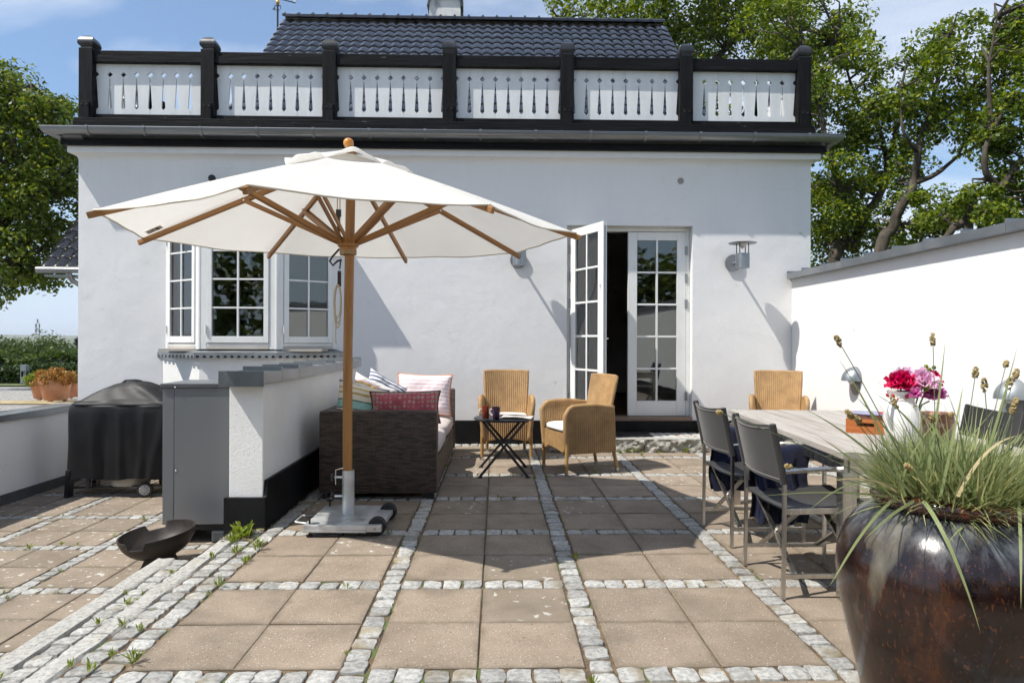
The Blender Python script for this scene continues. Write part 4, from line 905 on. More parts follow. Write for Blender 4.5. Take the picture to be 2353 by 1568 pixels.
# care label sewn under the left corner panel
i=[k for k,t in enumerate(tips) if t[0]==-150][0]; A_=TP_[i]; B_=[TP_[k] for k,t in enumerate(tips) if t[0]==169][0]
def under(u,v): 
    p=apex.lerp(A_,v)*(1-u)+apex.lerp(B_,v)*u; k=4*u*(1-u); p=p-Vector((p.x,p.y,0))*(.028*k*v**3); p.z+=-.030*k*v*(1-.35*v)+.016*math.sin(PI*v)-.007; return p
b=MB(); b.grid(4,3,lambda u,v:tuple(under(.76+.16*u,.885+.075*v))); b.build('care_label',mat('label_cloth',(.50,.45,.36),.9),canopy)
for (u0,u1,v0,v1) in ((.78,.82,.90,.915),(.78,.81,.922,.932),(.84,.90,.897,.912),(.86,.87,.92,.95),(.80,.81,.94,.955)):
    MB().grid(1,1,lambda u,v:tuple(under(u0+(u1-u0)*u,v0+(v1-v0)*v)-Vector((0,0,.003)))).build('label_print',mat('label_ink',(.06,.05,.04),.8) if 'label_ink' not in bpy.data.materials else bpy.data.materials['label_ink'],canopy)

base=thing('wheeled_stand','galvanised steel wheeled stand that holds the parasol pole','stand',(-.99,4.63,0),R(-2))
b=MB(); b.box(-.255,.16,-.27,.27,.052,.082); b.box(.1605,.255,-.15,.15,.052,.082); b.box(.1605,.255,-.27,-.225,.04,.082); b.box(.1605,.255,.225,.27,.04,.082); b.box(-.255,.16,-.272,-.262,.035,.0515); b.build('plate',M['galv'],base,bevel=.003)
MB().lathe([(.0345,.0825),(.0345,.385),(.0415,.385),(.0415,.0825)],28,(-.035,.03,0)).build('tube',M['galv'],base,smooth=40)
for s in (-1,1):
    b=MB(); b.lathe([(.0,-.028),(.03,-.028),(.055,-.026),(.06,-.016),(.06,-.004),(.05,-.002),(.05,.002),(.06,.004),(.06,.016),(.055,.026),(.03,.028),(0,.028)],28); wv=b.build('wheel',M['rubber'],base,smooth=40); wv.rotation_euler=(R(90),0,0); wv.location=(.215,s*.188,.061)
    MB().tube([(.215,s*.15,.061),(.215,s*.274,.061)],.008,8).build('axle',M['zinc'],base)
for (x,y) in ((-.22,-.235),(-.22,.235)):
    b=MB(); b.tube([(x,y,.004),(x,y,.13)],.007,8); b.lathe([(0,.115),(.012,.118),(.03,.13),(.032,.138),(.02,.142),(0,.143)],10,(x,y,0)); b.lathe([(.0,.0),(.022,.0),(.022,.012),(0,.014)],12,(x,y,0)); b.build('levelling_knob',M['rubber'],base,smooth=50)
b=MB(); b.tube([(-.25,-.17,.066),(-.34,-.15,.07),(-.345,-.145,.072),(-.345,.0,.075),(-.34,.005,.075),(-.25,-.01,.068)],.006,8); b.build('handle',M['galv'],base,smooth=60)
for z in (.335,.205):
    b=MB(); b.tube([(-.075,.03,z),(-.15,.03,z)],.008,8); b.lathe([(0,-.012),(.02,-.012),(.026,0),(.02,.012),(0,.012)],10,(0,0,0)); k=b; 
    MB().tube([(-.075,.03,z),(-.135,.03,z)],.008,8).build('clamp_screw',M['galv'],base)
    kn=MB().lathe([(0,-.014),(.018,-.014),(.027,-.006),(.027,.006),(.018,.014),(0,.014)],10).build('clamp_knob',M['rubber'],base,smooth=40); kn.rotation_euler=(0,R(90),0); kn.location=(-.145,.03,z)
MB().tube([(-.06,.0,.405),(-.115,.0,.39),(-.115,.0,.29)],.004,6).build('locking_pin',M['ferrule'],base)

# ============================================================ SOFA AND CUSHIONS
def weave(name,c1,c2,bw=.026,bh=.009):
    m,t,b=nodes(name); n=t.nodes; l=t.links
    tcn=n.new('ShaderNodeTexCoord'); sp_=n.new('ShaderNodeSeparateXYZ'); l.new(tcn.outputs['Object'],sp_.inputs[0])
    ad=n.new('ShaderNodeMath'); ad.operation='ADD'; l.new(sp_.outputs[0],ad.inputs[0]); l.new(sp_.outputs[1],ad.inputs[1])
    cb=n.new('ShaderNodeCombineXYZ'); l.new(ad.outputs[0],cb.inputs[0]); l.new(sp_.outputs[2],cb.inputs[1])
    nz=n.new('ShaderNodeTexNoise'); l.new(tcn.outputs['Object'],nz.inputs[0]); nz.inputs['Scale'].default_value=8; nz.inputs['Detail'].default_value=4
    vm=n.new('ShaderNodeVectorMath'); vm.operation='MULTIPLY_ADD'; l.new(nz.outputs[1],vm.inputs[0]); vm.inputs[1].default_value=(.004,.003,0); l.new(cb.outputs[0],vm.inputs[2])
    br=n.new('ShaderNodeTexBrick'); l.new(vm.outputs[0],br.inputs[0]); br.inputs['Scale'].default_value=1; br.inputs['Brick Width'].default_value=bw; br.inputs['Row Height'].default_value=bh; br.inputs['Mortar Size'].default_value=.0018; br.inputs['Mortar Smooth'].default_value=.6; br.inputs['Bias'].default_value=-.1
    br.inputs['Color1'].default_value=rgba(c1); br.inputs['Color2'].default_value=rgba(c2); br.inputs['Mortar'].default_value=(.006,.005,.005,1)
    l.new(br.outputs[0],b.inputs['Base Color']); b.inputs['Roughness'].default_value=.5
    wv=n.new('ShaderNodeTexWave'); l.new(cb.outputs[0],wv.inputs[0]); wv.wave_type='BANDS'; wv.bands_direction='X'; wv.inputs['Scale'].default_value=PI/bw/PI*1.0
    inv=n.new('ShaderNodeMath'); inv.operation='SUBTRACT'; inv.inputs[0].default_value=1; l.new(br.outputs['Fac'],inv.inputs[1])
    bn=n.new('ShaderNodeBump'); bn.inputs['Strength'].default_value=.9; bn.inputs['Distance'].default_value=.006; l.new(inv.outputs[0],bn.inputs['Height']); l.new(bn.outputs[0],b.inputs['Normal'])
    return m
M['rattan']=weave('dark_rattan_weave',(.105,.072,.052),(.030,.021,.016),.062,.0125)
sofa=thing('rattan_sofa','dark brown woven rattan sofa seen end on beside the low wall','sofa',(-.94,6.6,0))
sx0,sx1,sy0,sy1=-1.425,-.475,5.40,7.80
def rb(x0,x1,y0,y1,z0,z1,bv=.02): return MB().box(x0,x1,y0,y1,z0,z1),bv
for nm,(x0,x1,y0,y1,z0,z1) in (('arm',(sx0,sx1,sy0,sy0+.13,.05,.715)),('arm',(sx0,sx1,sy1-.13,sy1,.05,.735)),('backrest',(sx0,sx0+.15,sy0+.1305,sy1-.1305,.05,.715)),('seat_base',(sx0+.1505,sx1-.01,sy0+.1305,sy1-.1305,.05,.30))):
    P(sofa,MB().box(x0,x1,y0,y1,z0,z1),nm,M['rattan'],bevel=.022,smooth=50)
for (x,y) in ((sx0+.06,sy0+.06),(sx1-.06,sy0+.06),(sx0+.06,sy1-.06),(sx1-.06,sy1-.06)): P(sofa,MB().box(x-.03,x+.03,y-.03,y+.03,0,.052),'leg',M['rubber'])
def soft(x0,x1,y0,y1,z0,z1,name,m,parent,puff=.03,n=14,wr=.006):
    b=MB(); cx,cy,cz=(x0+x1)/2,(y0+y1)/2,(z0+z1)/2; hx,hy,hz=(x1-x0)/2,(y1-y0)/2,(z1-z0)/2
    def se(c,p): return math.copysign(abs(c)**p,c)
    def f(u,v):
        a=2*PI*u; t=PI*(v-.5); ct=se(math.cos(t),.32); x=cx+hx*se(math.cos(a),.32)*ct; y=cy+hy*se(math.sin(a),.32)*ct; z=cz+hz*se(math.sin(t),.55)
        k=max(0,1-((x-cx)/hx)**2)*max(0,1-((y-cy)/hy)**2); z+=puff*k*(1 if z>cz else -.3)+wr*vnoise(x*9,y*9,z0*7)*(1 if z>cz else 0); return (x,y,z)
    b.grid(4*n,n,f); o=b.build(name,m,parent,smooth=180,weld=.0005); return o
for k,(a,c) in enumerate(((sy0+.14,6.58),(6.60,sy1-.14))):
    o=soft(sx0+.16,sx1+.0,a,c,.305,.455,'seat_cushion',M['seat_pink'],sofa,.018,16); o.location=-Vector(sofa.location)
def pillow(name,label,w,h,t,m,loc,rot,piping=None,group='cushions on the rattan sofa',seed=0):
    b=MB(); n=22
    def f(sg):
        def g(u,v):
            a,c=u*2-1,v*2-1; x=w/2*a*(1-.085*(1-c*c)*abs(a)**2); z=h/2*c*(1-.085*(1-a*a)*abs(c)**2)
            k=max(0,(1-a**4)*(1-c**4)); y=sg*t/2*k**.62+.010*k*vnoise(x*13+seed,z*13,seed)
            return (x,y,z)
        return g
    b.grid(n,n,f(-1)); b.grid(n,n,f(1),flip=True)
    o=b.build(name,m,None,smooth=180,weld=.0004); o.location=loc; o.rotation_euler=rot
    tag(o,label,'cushion',group)
    if piping:
        pts=[]
        for k in range(88):
            s=k/22; q=int(s); u=s-q
            a,c=[(2*u-1,-1),(1,2*u-1),(1-2*u,1),(-1,1-2*u)][q]
            pts.append((w/2*a*(1-.085*(1-c*c)*abs(a)**2),0,h/2*c*(1-.085*(1-a*a)*abs(c)**2)))
        MB().tube(pts,.006,6,closed=True).build('piping',piping,o,smooth=60)
    return o
cream=(.78,.74,.64)
ms1=stripes('stripe_multi',[(0,(.74,.66,.50)),(.10,(.55,.20,.17)),(.17,(.76,.68,.54)),(.30,(.05,.06,.08)),(.32,(.30,.52,.47)),(.46,(.05,.06,.08)),(.48,(.76,.70,.56)),(.58,(.50,.36,.12)),(.62,(.76,.69,.55)),(.68,(.50,.36,.12)),(.71,(.74,.66,.52)),(.80,(.06,.06,.14)),(.83,(.72,.68,.62)),(.87,(.06,.06,.14)),(.90,(.72,.68,.62)),(.94,(.06,.06,.14)),(.97,(.74,.66,.50))],2.2,2)
ms2=stripes('stripe_red',[(0,(.80,.78,.74)),(.2,(.36,.16,.17)),(.26,(.80,.78,.74)),(.4,(.55,.55,.16)),(.46,(.36,.08,.08)),(.5,(.80,.78,.74)),(.68,(.70,.45,.12)),(.74,(.62,.48,.55)),(.8,(.80,.78,.74))],3.0,2)
ms3=stripes('stripe_blue',[(0,(.80,.78,.72)),(.12,(.66,.44,.22)),(.16,(.80,.78,.72)),(.28,(.10,.30,.30)),(.31,(.62,.74,.72)),(.42,(.60,.48,.30)),(.52,(.80,.78,.74)),(.58,(.07,.10,.26)),(.62,(.80,.78,.74)),(.68,(.07,.10,.26)),(.72,(.80,.78,.74)),(.78,(.07,.10,.26)),(.82,(.80,.78,.74)),(.9,(.30,.06,.08)),(.94,(.80,.78,.74))],2.5,2)
ms4=stripes('stripe_pink',[(0,(.80,.74,.74)),(.5,(.70,.54,.57))],24,2)
pillow('scatter_cushion','striped cushion in cream, teal and rust behind the parasol pole',.46,.44,.15,ms1,(-1.15,5.72,.70),(R(-14),R(14),R(28)),seed=1)
pillow('scatter_cushion','white cushion with thin red and yellow stripes, second from the low wall',.44,.42,.13,ms2,(-1.13,6.08,.73),(R(-18),R(24),R(34)),seed=3)
pillow('scatter_cushion','white cushion with navy and teal stripes leaning on the sofa back',.45,.42,.14,ms3,(-1.08,6.45,.74),(R(-18),R(28),R(36)),seed=5)
pillow('scatter_cushion','large pale pink pinstriped cushion with orange piping at the far end',.60,.46,.17,ms4,(-.78,7.28,.70),(R(-16),R(2),R(4)),mat('orange_piping',(.72,.22,.05),.8),seed=8)
def floral():
    m,t,b=nodes('floral_print'); n=t.nodes; l=t.links; tcn=n.new('ShaderNodeTexCoord'); mp_=n.new('ShaderNodeMapping'); l.new(tcn.outputs['Object'],mp_.inputs[0]); mp_.inputs['Scale'].default_value=(1,.2,1)
    vo=n.new('ShaderNodeTexVoronoi'); l.new(mp_.outputs[0],vo.inputs[0]); vo.inputs['Scale'].default_value=26; vo.inputs['Randomness'].default_value=.25
    rp=n.new('ShaderNodeValToRGB'); l.new(vo.outputs[0],rp.inputs[0]); E_=rp.color_ramp.elements; E_[0].position=0; E_[0].color=(.10,.02,.03,1); E_[1].position=.55; E_[1].color=(.42,.09,.12,1)
    for p,c in ((.14,(.45,.38,.28)),(.30,(.12,.16,.10)),(.36,(.44,.36,.28))): e=E_.new(p); e.color=rgba(c)
    l.new(rp.outputs[0],b.inputs['Base Color']); b.inputs['Roughness'].default_value=.9; return m
pillow('lumbar_cushion','long red floral printed cushion lying along the near sofa arm',.60,.27,.12,floral(),(-.765,5.63,.725),(R(-6),R(-1),R(-2)),mat('dark_red_piping',(.10,.02,.025),.8),seed=11)

# ============================================================ WICKER ARMCHAIRS
M['wicker']=mat('honey_wicker',(.43,.26,.108),.6,col2=(.26,.148,.058),vs=9,vd=6,lo=.3,hi=.7,bump=.7,bs=1,bd=.004)
def wickbump(m):
    t=m.node_tree; n=t.nodes; l=t.links; b=n['Principled BSDF']; tcn=[x for x in n if x.type=='TEX_COORD'][0]
    wv=n.new('ShaderNodeTexWave'); wv.wave_type='BANDS'; wv.bands_direction='Z'; wv.inputs['Scale'].default_value=32; wv.inputs['Distortion'].default_value=1.2; wv.inputs['Detail'].default_value=1; wv.inputs['Detail Scale'].default_value=6
    l.new(tcn.outputs['Object'],wv.inputs[0]); bn=n.new('ShaderNodeBump'); bn.inputs['Strength'].default_value=.5; bn.inputs['Distance'].default_value=.003; l.new(wv.outputs[0],bn.inputs['Height']); l.new(bn.outputs[0],b.inputs['Normal'])
wickbump(M['wicker'])
def rib_off(s,p=.0215,a=.0095): return a*abs(math.sin(PI*s/p))
def wicker_chair():
    o=thing('wicker_armchair','','armchair'); m=M['wicker']
    def panel(name,center,nrm,wlen,nv,th,nuf=4,rim=None,rr=.017):
        nu=max(8,int(wlen/.0215*nuf)); b=MB()
        def side(sg):
            def f(u,v):
                c=Vector(center(u,v)); nn=Vector(nrm(u,v)).normalized(); return tuple(c+nn*sg*(th/2+rib_off(u*wlen)))
            return f
        b.grid(nu,nv,side(1)); b.grid(nu,nv,side(-1),flip=True)
        if rim: b.tube(rim,rr,8)
        return b.build(name,m,o,smooth=180,fix=False)
    hw=lambda v:.218+.034*v**.8
    cb=lambda u,v:((2*u-1)*hw(v),.205+.115*v-.045*(2*u-1)**2,.36+.575*v)
    rim=[cb(0,k/8) for k in range(9)]+[cb(k/10,1) for k in range(1,11)]+[cb(1,1-k/8) for k in range(1,9)]
    panel('backrest',cb,lambda u,v:(.25*(2*u-1),-1,.2),.47,14,.026,rim=rim,rr=.018)
    def ztop(y):   # arm outline
        if y<-.225: return .655-.075*((-.225-y)/.075)**2
        return .655+.018*math.sin((y+.225)/.45*PI)-.02*((y+.225)/.45)
    for s in (-1,1):
        def ca(u,v,s=s):
            y=-.30+.525*u; zt=ztop(y); z0=.20+.0*u; z=z0+(zt-z0)*v; yy=y+(.02*(1-v) if u<.2 else 0)+.03*(1-v)*u*0
            return (s*(.243+.042*min(1,(z-.2)/.4)-.012*(u*u)),yy+.045*u*(1-v),z)
        rim=[ca(0,k/6) for k in range(7)]+[ca(k/14,1) for k in range(1,15)]
        panel('arm',ca,lambda u,v,s=s:(s,0,0),.54,10,.034,rim=rim,rr=.026)
    panel('front_panel',lambda u,v:(-.235+.47*u,-.272+.012*math.sin(PI*u)*-1,(.205+.035*math.sin(PI*u))+(.405-.205-.035*math.sin(PI*u))*v),lambda u,v:(0,-1,0),.47,6,.016,rim=[(-.235+.47*k/10,-.272-.012*math.sin(PI*k/10),.205+.035*math.sin(PI*k/10)) for k in range(11)],rr=.012)
    panel('rear_panel',lambda u,v:(-.215+.43*u,.225+.03*(1-v)*.5-.03*(2*u-1)**2,.205+.19*v),lambda u,v:(0,1,0),.43,5,.016)
    MB().box(-.235,.235,-.262,.20,.375,.398).build('seat',m,o)
    soft(-.235,.235,-.295,.195,.40,.468,'seat_cushion',M['cushion'],o,.012,14,.003)
    for (x,y,dx_,dy_) in ((-.262,-.275,-.004,-.004),(.262,-.275,.004,-.004),(-.20,.225,-.02,.075),(.20,.225,.02,.075)):
        lg=MB().tube([(x,y,.40),(x+dx_*.5,y+dy_*.5,.21),(x+dx_,y+dy_,.03)],[.021,.02,.017],10).build('leg',M['legwood'],o,smooth=60)
        MB().tube([(x+dx_,y+dy_,.0),(x+dx_,y+dy_,.034)],.0205,12).build('ferrule',M['ferrule'],lg,smooth=60)
    return o
wc=wicker_chair(); G_='honey wicker armchairs'
spots=[((.115,7.50,0),R(0),'honey wicker armchair with its back to the wall behind the small black table'),
       ((.845,6.70,0),R(-70),'honey wicker armchair seen from the side in front of the french doors'),
       ((3.20,7.50,0),R(-22),'honey wicker armchair in the corner behind the dining table')]
for i,(p,a,lb) in enumerate(spots):
    o=wc if i==0 else dup(wc); o.location=p; o.rotation_euler=(0,0,a); tag(o,lb,'armchair',G_)

# ============================================================ BISTRO TABLE, MUGS, NEWSPAPER
bt=thing('bistro_table','small round black folding table between the sofa and wicker chairs','table',(.075,6.52,0))
MB().lathe([(0,.520),(.285,.520),(.292,.526),(.292,.536),(.285,.541),(0,.541)],48).build('table_top',M['black_metal'],bt,smooth=40)
for y in (-.255,.27):
    for s in (-1,1):
        b=MB(); b.bar((s*.20,y*.7,.52),(-s*.225,y,.012),.024,.014,up=(0,1,0)); b.box(-s*.225-.022,-s*.225+.022,y-.012,y+.012,0,.014); b.build('leg',M['black_metal'],bt,bevel=.002)
for s in (-1,1): MB().tube([(s*.19,-.17,.505),(s*.19,.18,.505)],.009,8).build('cross_bar',M['black_metal'],bt)
def mug(name,label,loc,m,band,rz):
    o=thing(name,label,'mug',loc,rz,'mugs on the small black table')
    MB().lathe([(0,0),(.028,0),(.031,.004),(.037,.05),(.041,.085),(.0405,.115),(.038,.116),(.037,.085),(.031,.02),(0,.012)],28).build('cup',m,o,smooth=50)
    MB().tube([(.038,0,.092),(.062,0,.09),(.068,0,.065),(.055,0,.038),(.036,0,.03)],.006,8).build('handle',band,o,smooth=60)
    b=MB(); b.grid(8,12,lambda u,v:((.0318+.0092*v if v<.8 else .0413)*1.03*math.cos((u-.5)*.75+R(-75)),(.0318+.0092*v if v<.8 else .0413)*1.03*math.sin((u-.5)*.75+R(-75)),.006+.105*v)); b.build('printed_band',band,o,smooth=180)
    MB().lathe([(0,.09),(.0362,.09)],24).build('coffee',mat('coffee',(.03,.015,.008),.1),o)
    return o
TT=.5415
mwhite=mat('mug_white',(.72,.70,.66),.15,coat=.3)
mug('coffee_mug','red brown mug with pale stripe and handle towards the sofa',(-.10,6.42,TT),mat('mug_red',(.20,.03,.015),.15,coat=.4),mwhite,R(205))
m2=mug('coffee_mug','dark purple mug with white printed band beside the newspaper',(.0,6.36,TT),mat('mug_purple',(.03,.018,.06),.15,coat=.4,col2=(.07,.02,.05),vs=20),mwhite,R(150))
for k in range(7): MB().box(.0325+.0008*k,.0425,-.004,.004,.018+.012*k,.026+.012*k).build('print',M['black_metal'],m2).rotation_euler=(0,0,R(-75))
news=mat('newsprint',(.62,.61,.59),.9,col2=(.36,.35,.34),vs=14,lo=.45,hi=.6,spots=((.55,.42,.33),6,.55,.65,2),transl=.1)
b=MB(); b.grid(20,12,lambda u,v:((u-.5)*.30,(v-.5)*.22,.004+.016*math.sin(PI*u)*(1-.5*v)+.008*math.sin(5*u+2*v)*v)); b.grid(20,12,lambda u,v:((u-.5)*.30,(v-.5)*.22,.0008+.012*math.sin(PI*u)*(1-.5*v)),flip=True)
nw=b.build('newspaper',news,smooth=180,fix=False); nw.location=(.20,6.47,TT+.001); nw.rotation_euler=(0,0,R(-12)); tag(nw,'folded newspaper lying on the small black table','newspaper')

# ============================================================ DINING TABLE AND SLING CHAIRS
TH=.74; ta=R(-4.6)
dt=thing('dining_table','long dining table of weathered teak planks on a steel frame','table',(2.28,4.24,0),ta)
tw,tl=1.0,2.10
for k in range(8):
    w_=(tw-.004)/8; MB().box(-tw/2+k*w_+.0015,-tw/2+(k+1)*w_-.0015,-tl/2+.0,tl/2,TH-.032,TH+random.uniform(-.0008,.0008)).build('plank',M['table_wood'],dt,bevel=.003)
for s in (-1,1):
    MB().box(s*(tw/2-.03)-.012,s*(tw/2-.03)+.012,-tl/2+.03,tl/2-.03,TH-.105,TH-.0335).build('side_rail',M['steel'],dt,bevel=.002); MB().box(-tw/2+.043,tw/2-.043,s*(tl/2-.03)-.012,s*(tl/2-.03)+.012,TH-.105,TH-.0335).build('end_rail',M['steel'],dt,bevel=.002)
    for q in (-1,1): MB().box(s*(tw/2-.042)-.035,s*(tw/2-.042)+.035,q*(tl/2-.05)-.035,q*(tl/2-.05)+.035,0,TH-.1055).build('leg',M['steel'],dt,bevel=.003)
def sling_chair():
    o=thing('sling_chair','','chair'); m=M['steel']; W2=.255
    for s in (-1,1):
        y=s*W2
        b=MB(); b.tube([(-.24,y,0),(-.235,y,.30),(-.235,y,.58),(-.265,y,.72),(-.30,y,.875)],.0125,4); b.build('back_post',m,o,smooth=25)
        b=MB(); b.tube([(.22,y,0),(.22,y,.60),(.20,y,.63)],.0125,4); b.build('front_leg',m,o,smooth=25)
        b=MB(); b.tube([(-.24,y,.635),(-.05,y,.648),(.14,y,.645),(.225,y,.632)],.014,6); b.build('arm_rest',m,o,smooth=40)
        MB().bar((-.225,y*.96,.435),(.235,y*.96,.445),.022,.03).build('seat_rail',m,o,bevel=.002)
        MB().bar((-.23,y,.115),(.22,y,.115),.016,.022).build('bottom_rail',m,o,bevel=.002)
        for x in (-.17,.16): MB().bar((x+s*.008,-y*.93,.425),(x+s*.008,y*.96,.12),.014,.026,up=(1,0,0)).build('cross_brace',m,o,bevel=.002)
    def bk(u,v):
        y=(2*u-1)*W2; z=.575+.295*v; x=-.236-.064*max(0,(z-.58)/.295)-.035*math.sin(PI*u); return (x,y,z-.018*math.sin(PI*u)*v)
    b=MB(); b.grid(16,8,lambda u,v:tuple(Vector(bk(u,v))+Vector((-.004,0,0)))); b.grid(16,8,lambda u,v:tuple(Vector(bk(u,v))+Vector((.004,0,0))),flip=True)
    for s in (0,1): b.tube([tuple(Vector(bk(s,k/6))) for k in range(7)],.02,8)
    bo=b.build('back_sling',M['sling'],o,smooth=60,fix=False)
    for v in (.06,.94): MB().tube([tuple(Vector(bk(k/12,v))+Vector((-.0055,0,0))) for k in range(13)],.0022,4).build('seam',M['seam'],bo)
    def se_(u,v): return (-.235+.48*u,(2*v-1)*(W2-.012),.452+.012*u-.03*math.sin(PI*v)*(.4+.6*math.sin(PI*u)))
    b=MB(); b.grid(10,12,se_); b.grid(10,12,lambda u,v:tuple(Vector(se_(u,v))-Vector((0,0,.007))),flip=True); b.build('seat_sling',M['sling'],o,smooth=60,fix=False)
    return o
sc=sling_chair(); G_='steel and grey sling armchairs around the dining table'
for i,(p,a,lb) in enumerate((((1.675,3.555,0),R(0),'steel framed grey sling chair nearest the camera, left of the table'),((1.70,4.39,0),R(2),'steel framed grey sling chair left of the table, nearer the house'),((2.83,4.12,0),R(178),'steel framed grey sling chair on the wall side of the table, behind the grass'))):
    o=sc if i==0 else dup(sc); o.location=p; o.rotation_euler=(0,0,a); tag(o,lb,'chair',G_)
def blanket(loc,label,seed,w=.30,rz=0):
    b=MB()
    def f(u,v):
        s=(v-.5)*.92; r=.035; x=(u-.5)*w
        if abs(s)<r*PI/2: y=r*math.sin(s/r); z=.655+r*math.cos(s/r)
        else: y=math.copysign(r,s); z=.655-(abs(s)-r*PI/2)
        q=min(1,max(0,(abs(s)-.03)*4)); y+=math.copysign(1,s)*q*(.018+.022*math.sin(u*11+seed)+.012*math.sin(u*23)); return (x+.01*math.sin(z*19+seed),y,z+.006*math.sin(u*9+seed))
    b.grid(24,40,f); b.grid(24,40,lambda u,v:tuple(Vector(f(u,v))*1.0+Vector((0,0,-.012 if abs(v-.5)<.05 else 0))+Vector((0,-.012*math.copysign(1,v-.5) if abs(v-.5)>.05 else 0,0))),flip=True)
    o=b.build('blanket',M['navy'],smooth=180,fix=False); o.location=loc; o.rotation_euler=(0,0,rz); tag(o,label,'blanket','navy blankets over the chair arms')
blanket((1.64,3.81,0),'navy fleece blanket over the arm of the chair nearest the camera',1); blanket((1.66,4.645,0),'navy fleece blanket over the arm of the chair nearer the house',4)
# ============================================================ THINGS ON THE TABLE
tz=TH+.001
box=thing('wooden_tray_box','shallow orange stained wooden box with finger joints on the table','box',(2.268,4.012,tz),R(-37))
mw=woodmat('orange_box_wood',(.42,.13,.03),(.33,.095,.02),.45,axis=0)
bw,bd_,bh=.212,.27,.085
MB().box(-bw/2,bw/2,-bd_/2,bd_/2,0,.01).build('bottom',mw,box)
for s in (-1,1):
    b=MB(); hole=[(-bw/2,.0105),(bw/2,.0105),(bw/2,bh),(-bw/2,bh)]
    # front and back with a hand slot
    y0,y1=(s*bd_/2-.010,s*bd_/2) if s>0 else (s*bd_/2,s*bd_/2+.010)
    b.box(-bw/2,-.045,y0,y1,.0105,bh); b.box(.045,bw/2,y0,y1,.0105,bh); b.box(-.0445,.0445,y0,y1,.0105,.042); b.box(-.0445,.0445,y0,y1,.064,bh); b.build('end_panel',mw,box)
    MB().box(s*bw/2-(.010 if s>0 else 0),s*bw/2+(0 if s>0 else .010),-bd_/2+.0105,bd_/2-.0105,.0105,bh).build('side_panel',mw,box)
china=mat('blue_white_china',(.80,.81,.84),.12,coat=.3,col2=(.08,.12,.42),vs=17,vd=2,lo=.56,hi=.60)
dish=thing('china_dish','blue and white china dish sitting in the wooden box','dish',(2.285,4.03,tz+.052))
MB().lathe([(.0,0),(.05,0),(.05,.008),(.075,.03),(.10,.052),(.125,.056),(.126,.059),(.10,.058),(.07,.036),(.045,.014),(0,.012)],40).build('bowl',china,dish,smooth=50)
MB().lathe([(.118,.0),(.128,.0),(.1285,.003),(.118,.003)],40,(0,0,.0565)).build('rim_band',mat('cobalt',(.03,.05,.25),.15),dish,smooth=50)
MB().sphere((.055,-.02,.045),.022,12,8).build('tomato',mat('tomato_red',(.5,.03,.015),.25),dish,smooth=180)
MB().sphere((.02,.03,.042),.02,12,8).build('tomato',bpy.data.materials['tomato_red'],dish,smooth=180)
vx_,vy_=2.13,3.46
ves=thing('flower_jug','tall white ceramic jug with painted collar on the table','jug',(vx_,vy_,tz))
M['cer']=mat('white_glaze',(.80,.79,.76),.14,coat=.4,col2=(.74,.73,.69),vs=5)
MB().lathe([(0,0),(.055,0),(.066,.01),(.085,.09),(.088,.15),(.078,.20),(.058,.235),(.055,.25),(.066,.275),(.072,.285),(.068,.287),(.052,.25),(.06,.2),(.07,.15),(0,.02)],36).build('body',M['cer'],ves,smooth=50)
MB().tube([(-.05,-.03,.245),(-.10,-.05,.24),(-.115,-.055,.19),(-.10,-.05,.14),(-.08,-.035,.11)],.010,8).build('handle',M['cer'],ves,smooth=60)
MB().lathe([(.058,.236),(.0605,.238),(.0605,.252),(.058,.252)],36).build('collar',mat('painted_collar',(.7,.68,.62),.2,col2=(.25,.03,.03),vs=22,lo=.56,hi=.6),ves,smooth=50)
for k in range(6):
    a=R(60*k-100); c=MB().sphere((.064*math.cos(a),.064*math.sin(a),.262),.011,8,6,(1,1,1)).build('cherry_motif',mat('cherry',(.32,.02,.02),.2) if k==0 else bpy.data.materials['cherry'],ves,smooth=180)
bunch=thing('peony_bouquet','bunch of crimson and pink peonies in the white jug','flowers',(vx_+.045,vy_,tz+.235))
def peony(c,r,m,seed,n=150):
    rg=random.Random(seed); V=[];F=[]
    for i in range(n):
        t=math.acos(1-1.55*(i+.5)/n); a=i*2.39996+rg.uniform(-.3,.3); d=Vector((math.sin(t)*math.cos(a),math.sin(t)*math.sin(a),math.cos(t)))
        e1=d.orthogonal().normalized(); e1.rotate(Matrix.Rotation(rg.uniform(0,6.28),3,d)); up=(Vector((0,0,1))-d*d.z); up=up.normalized() if up.length>.1 else e1; sd=d.cross(up).normalized(); up=sd.cross(d)
        w_=r*rg.uniform(.22,.36); h_=r*rg.uniform(.55,.9); up=(up*rg.uniform(.2,.6)+d*.8).normalized(); o=Vector(c)+d*r*rg.uniform(.08,.42); nb=len(V)
        for j in range(4):
            v=j/3
            for k in range(4):
                u=k/3*2-1; wd=w_*math.sin(PI*(.18+.66*v))*1.0; p=o+sd*u*wd+up*h_*v+up.cross(sd)*(.16*r*(u*u)+rg.uniform(-.05,.05)*r*v+.09*r*math.sin(u*5+v*6+i)*v); V.append(tuple(p))
        F+=[(nb+j*4+k,nb+j*4+k+1,nb+(j+1)*4+k+1,nb+(j+1)*4+k) for j in range(3) for k in range(3)]
    me=fastmesh('flower',V,F,m,True); return link('flower',me,None,bunch)
crim=leafmat('crimson_petals',(.50,.006,.05),(.66,.015,.09),(.75,.06,.18),.42,.6); pink=leafmat('pink_petals',(.72,.36,.56),(.80,.55,.68),(.84,.72,.76),.42,.6); mag=leafmat('magenta_petals',(.60,.09,.36),(.70,.20,.48),(.78,.40,.60),.42,.6)
peony((-.06,-.02,.09),.066,crim,1); peony((.05,-.03,.09),.07,pink,2); peony((.0,.05,.11),.058,pink,3); peony((.12,.03,.10),.055,crim,4); peony((.115,-.03,.03),.05,mag,5); peony((-.02,-.06,.04),.042,mag,6,60)
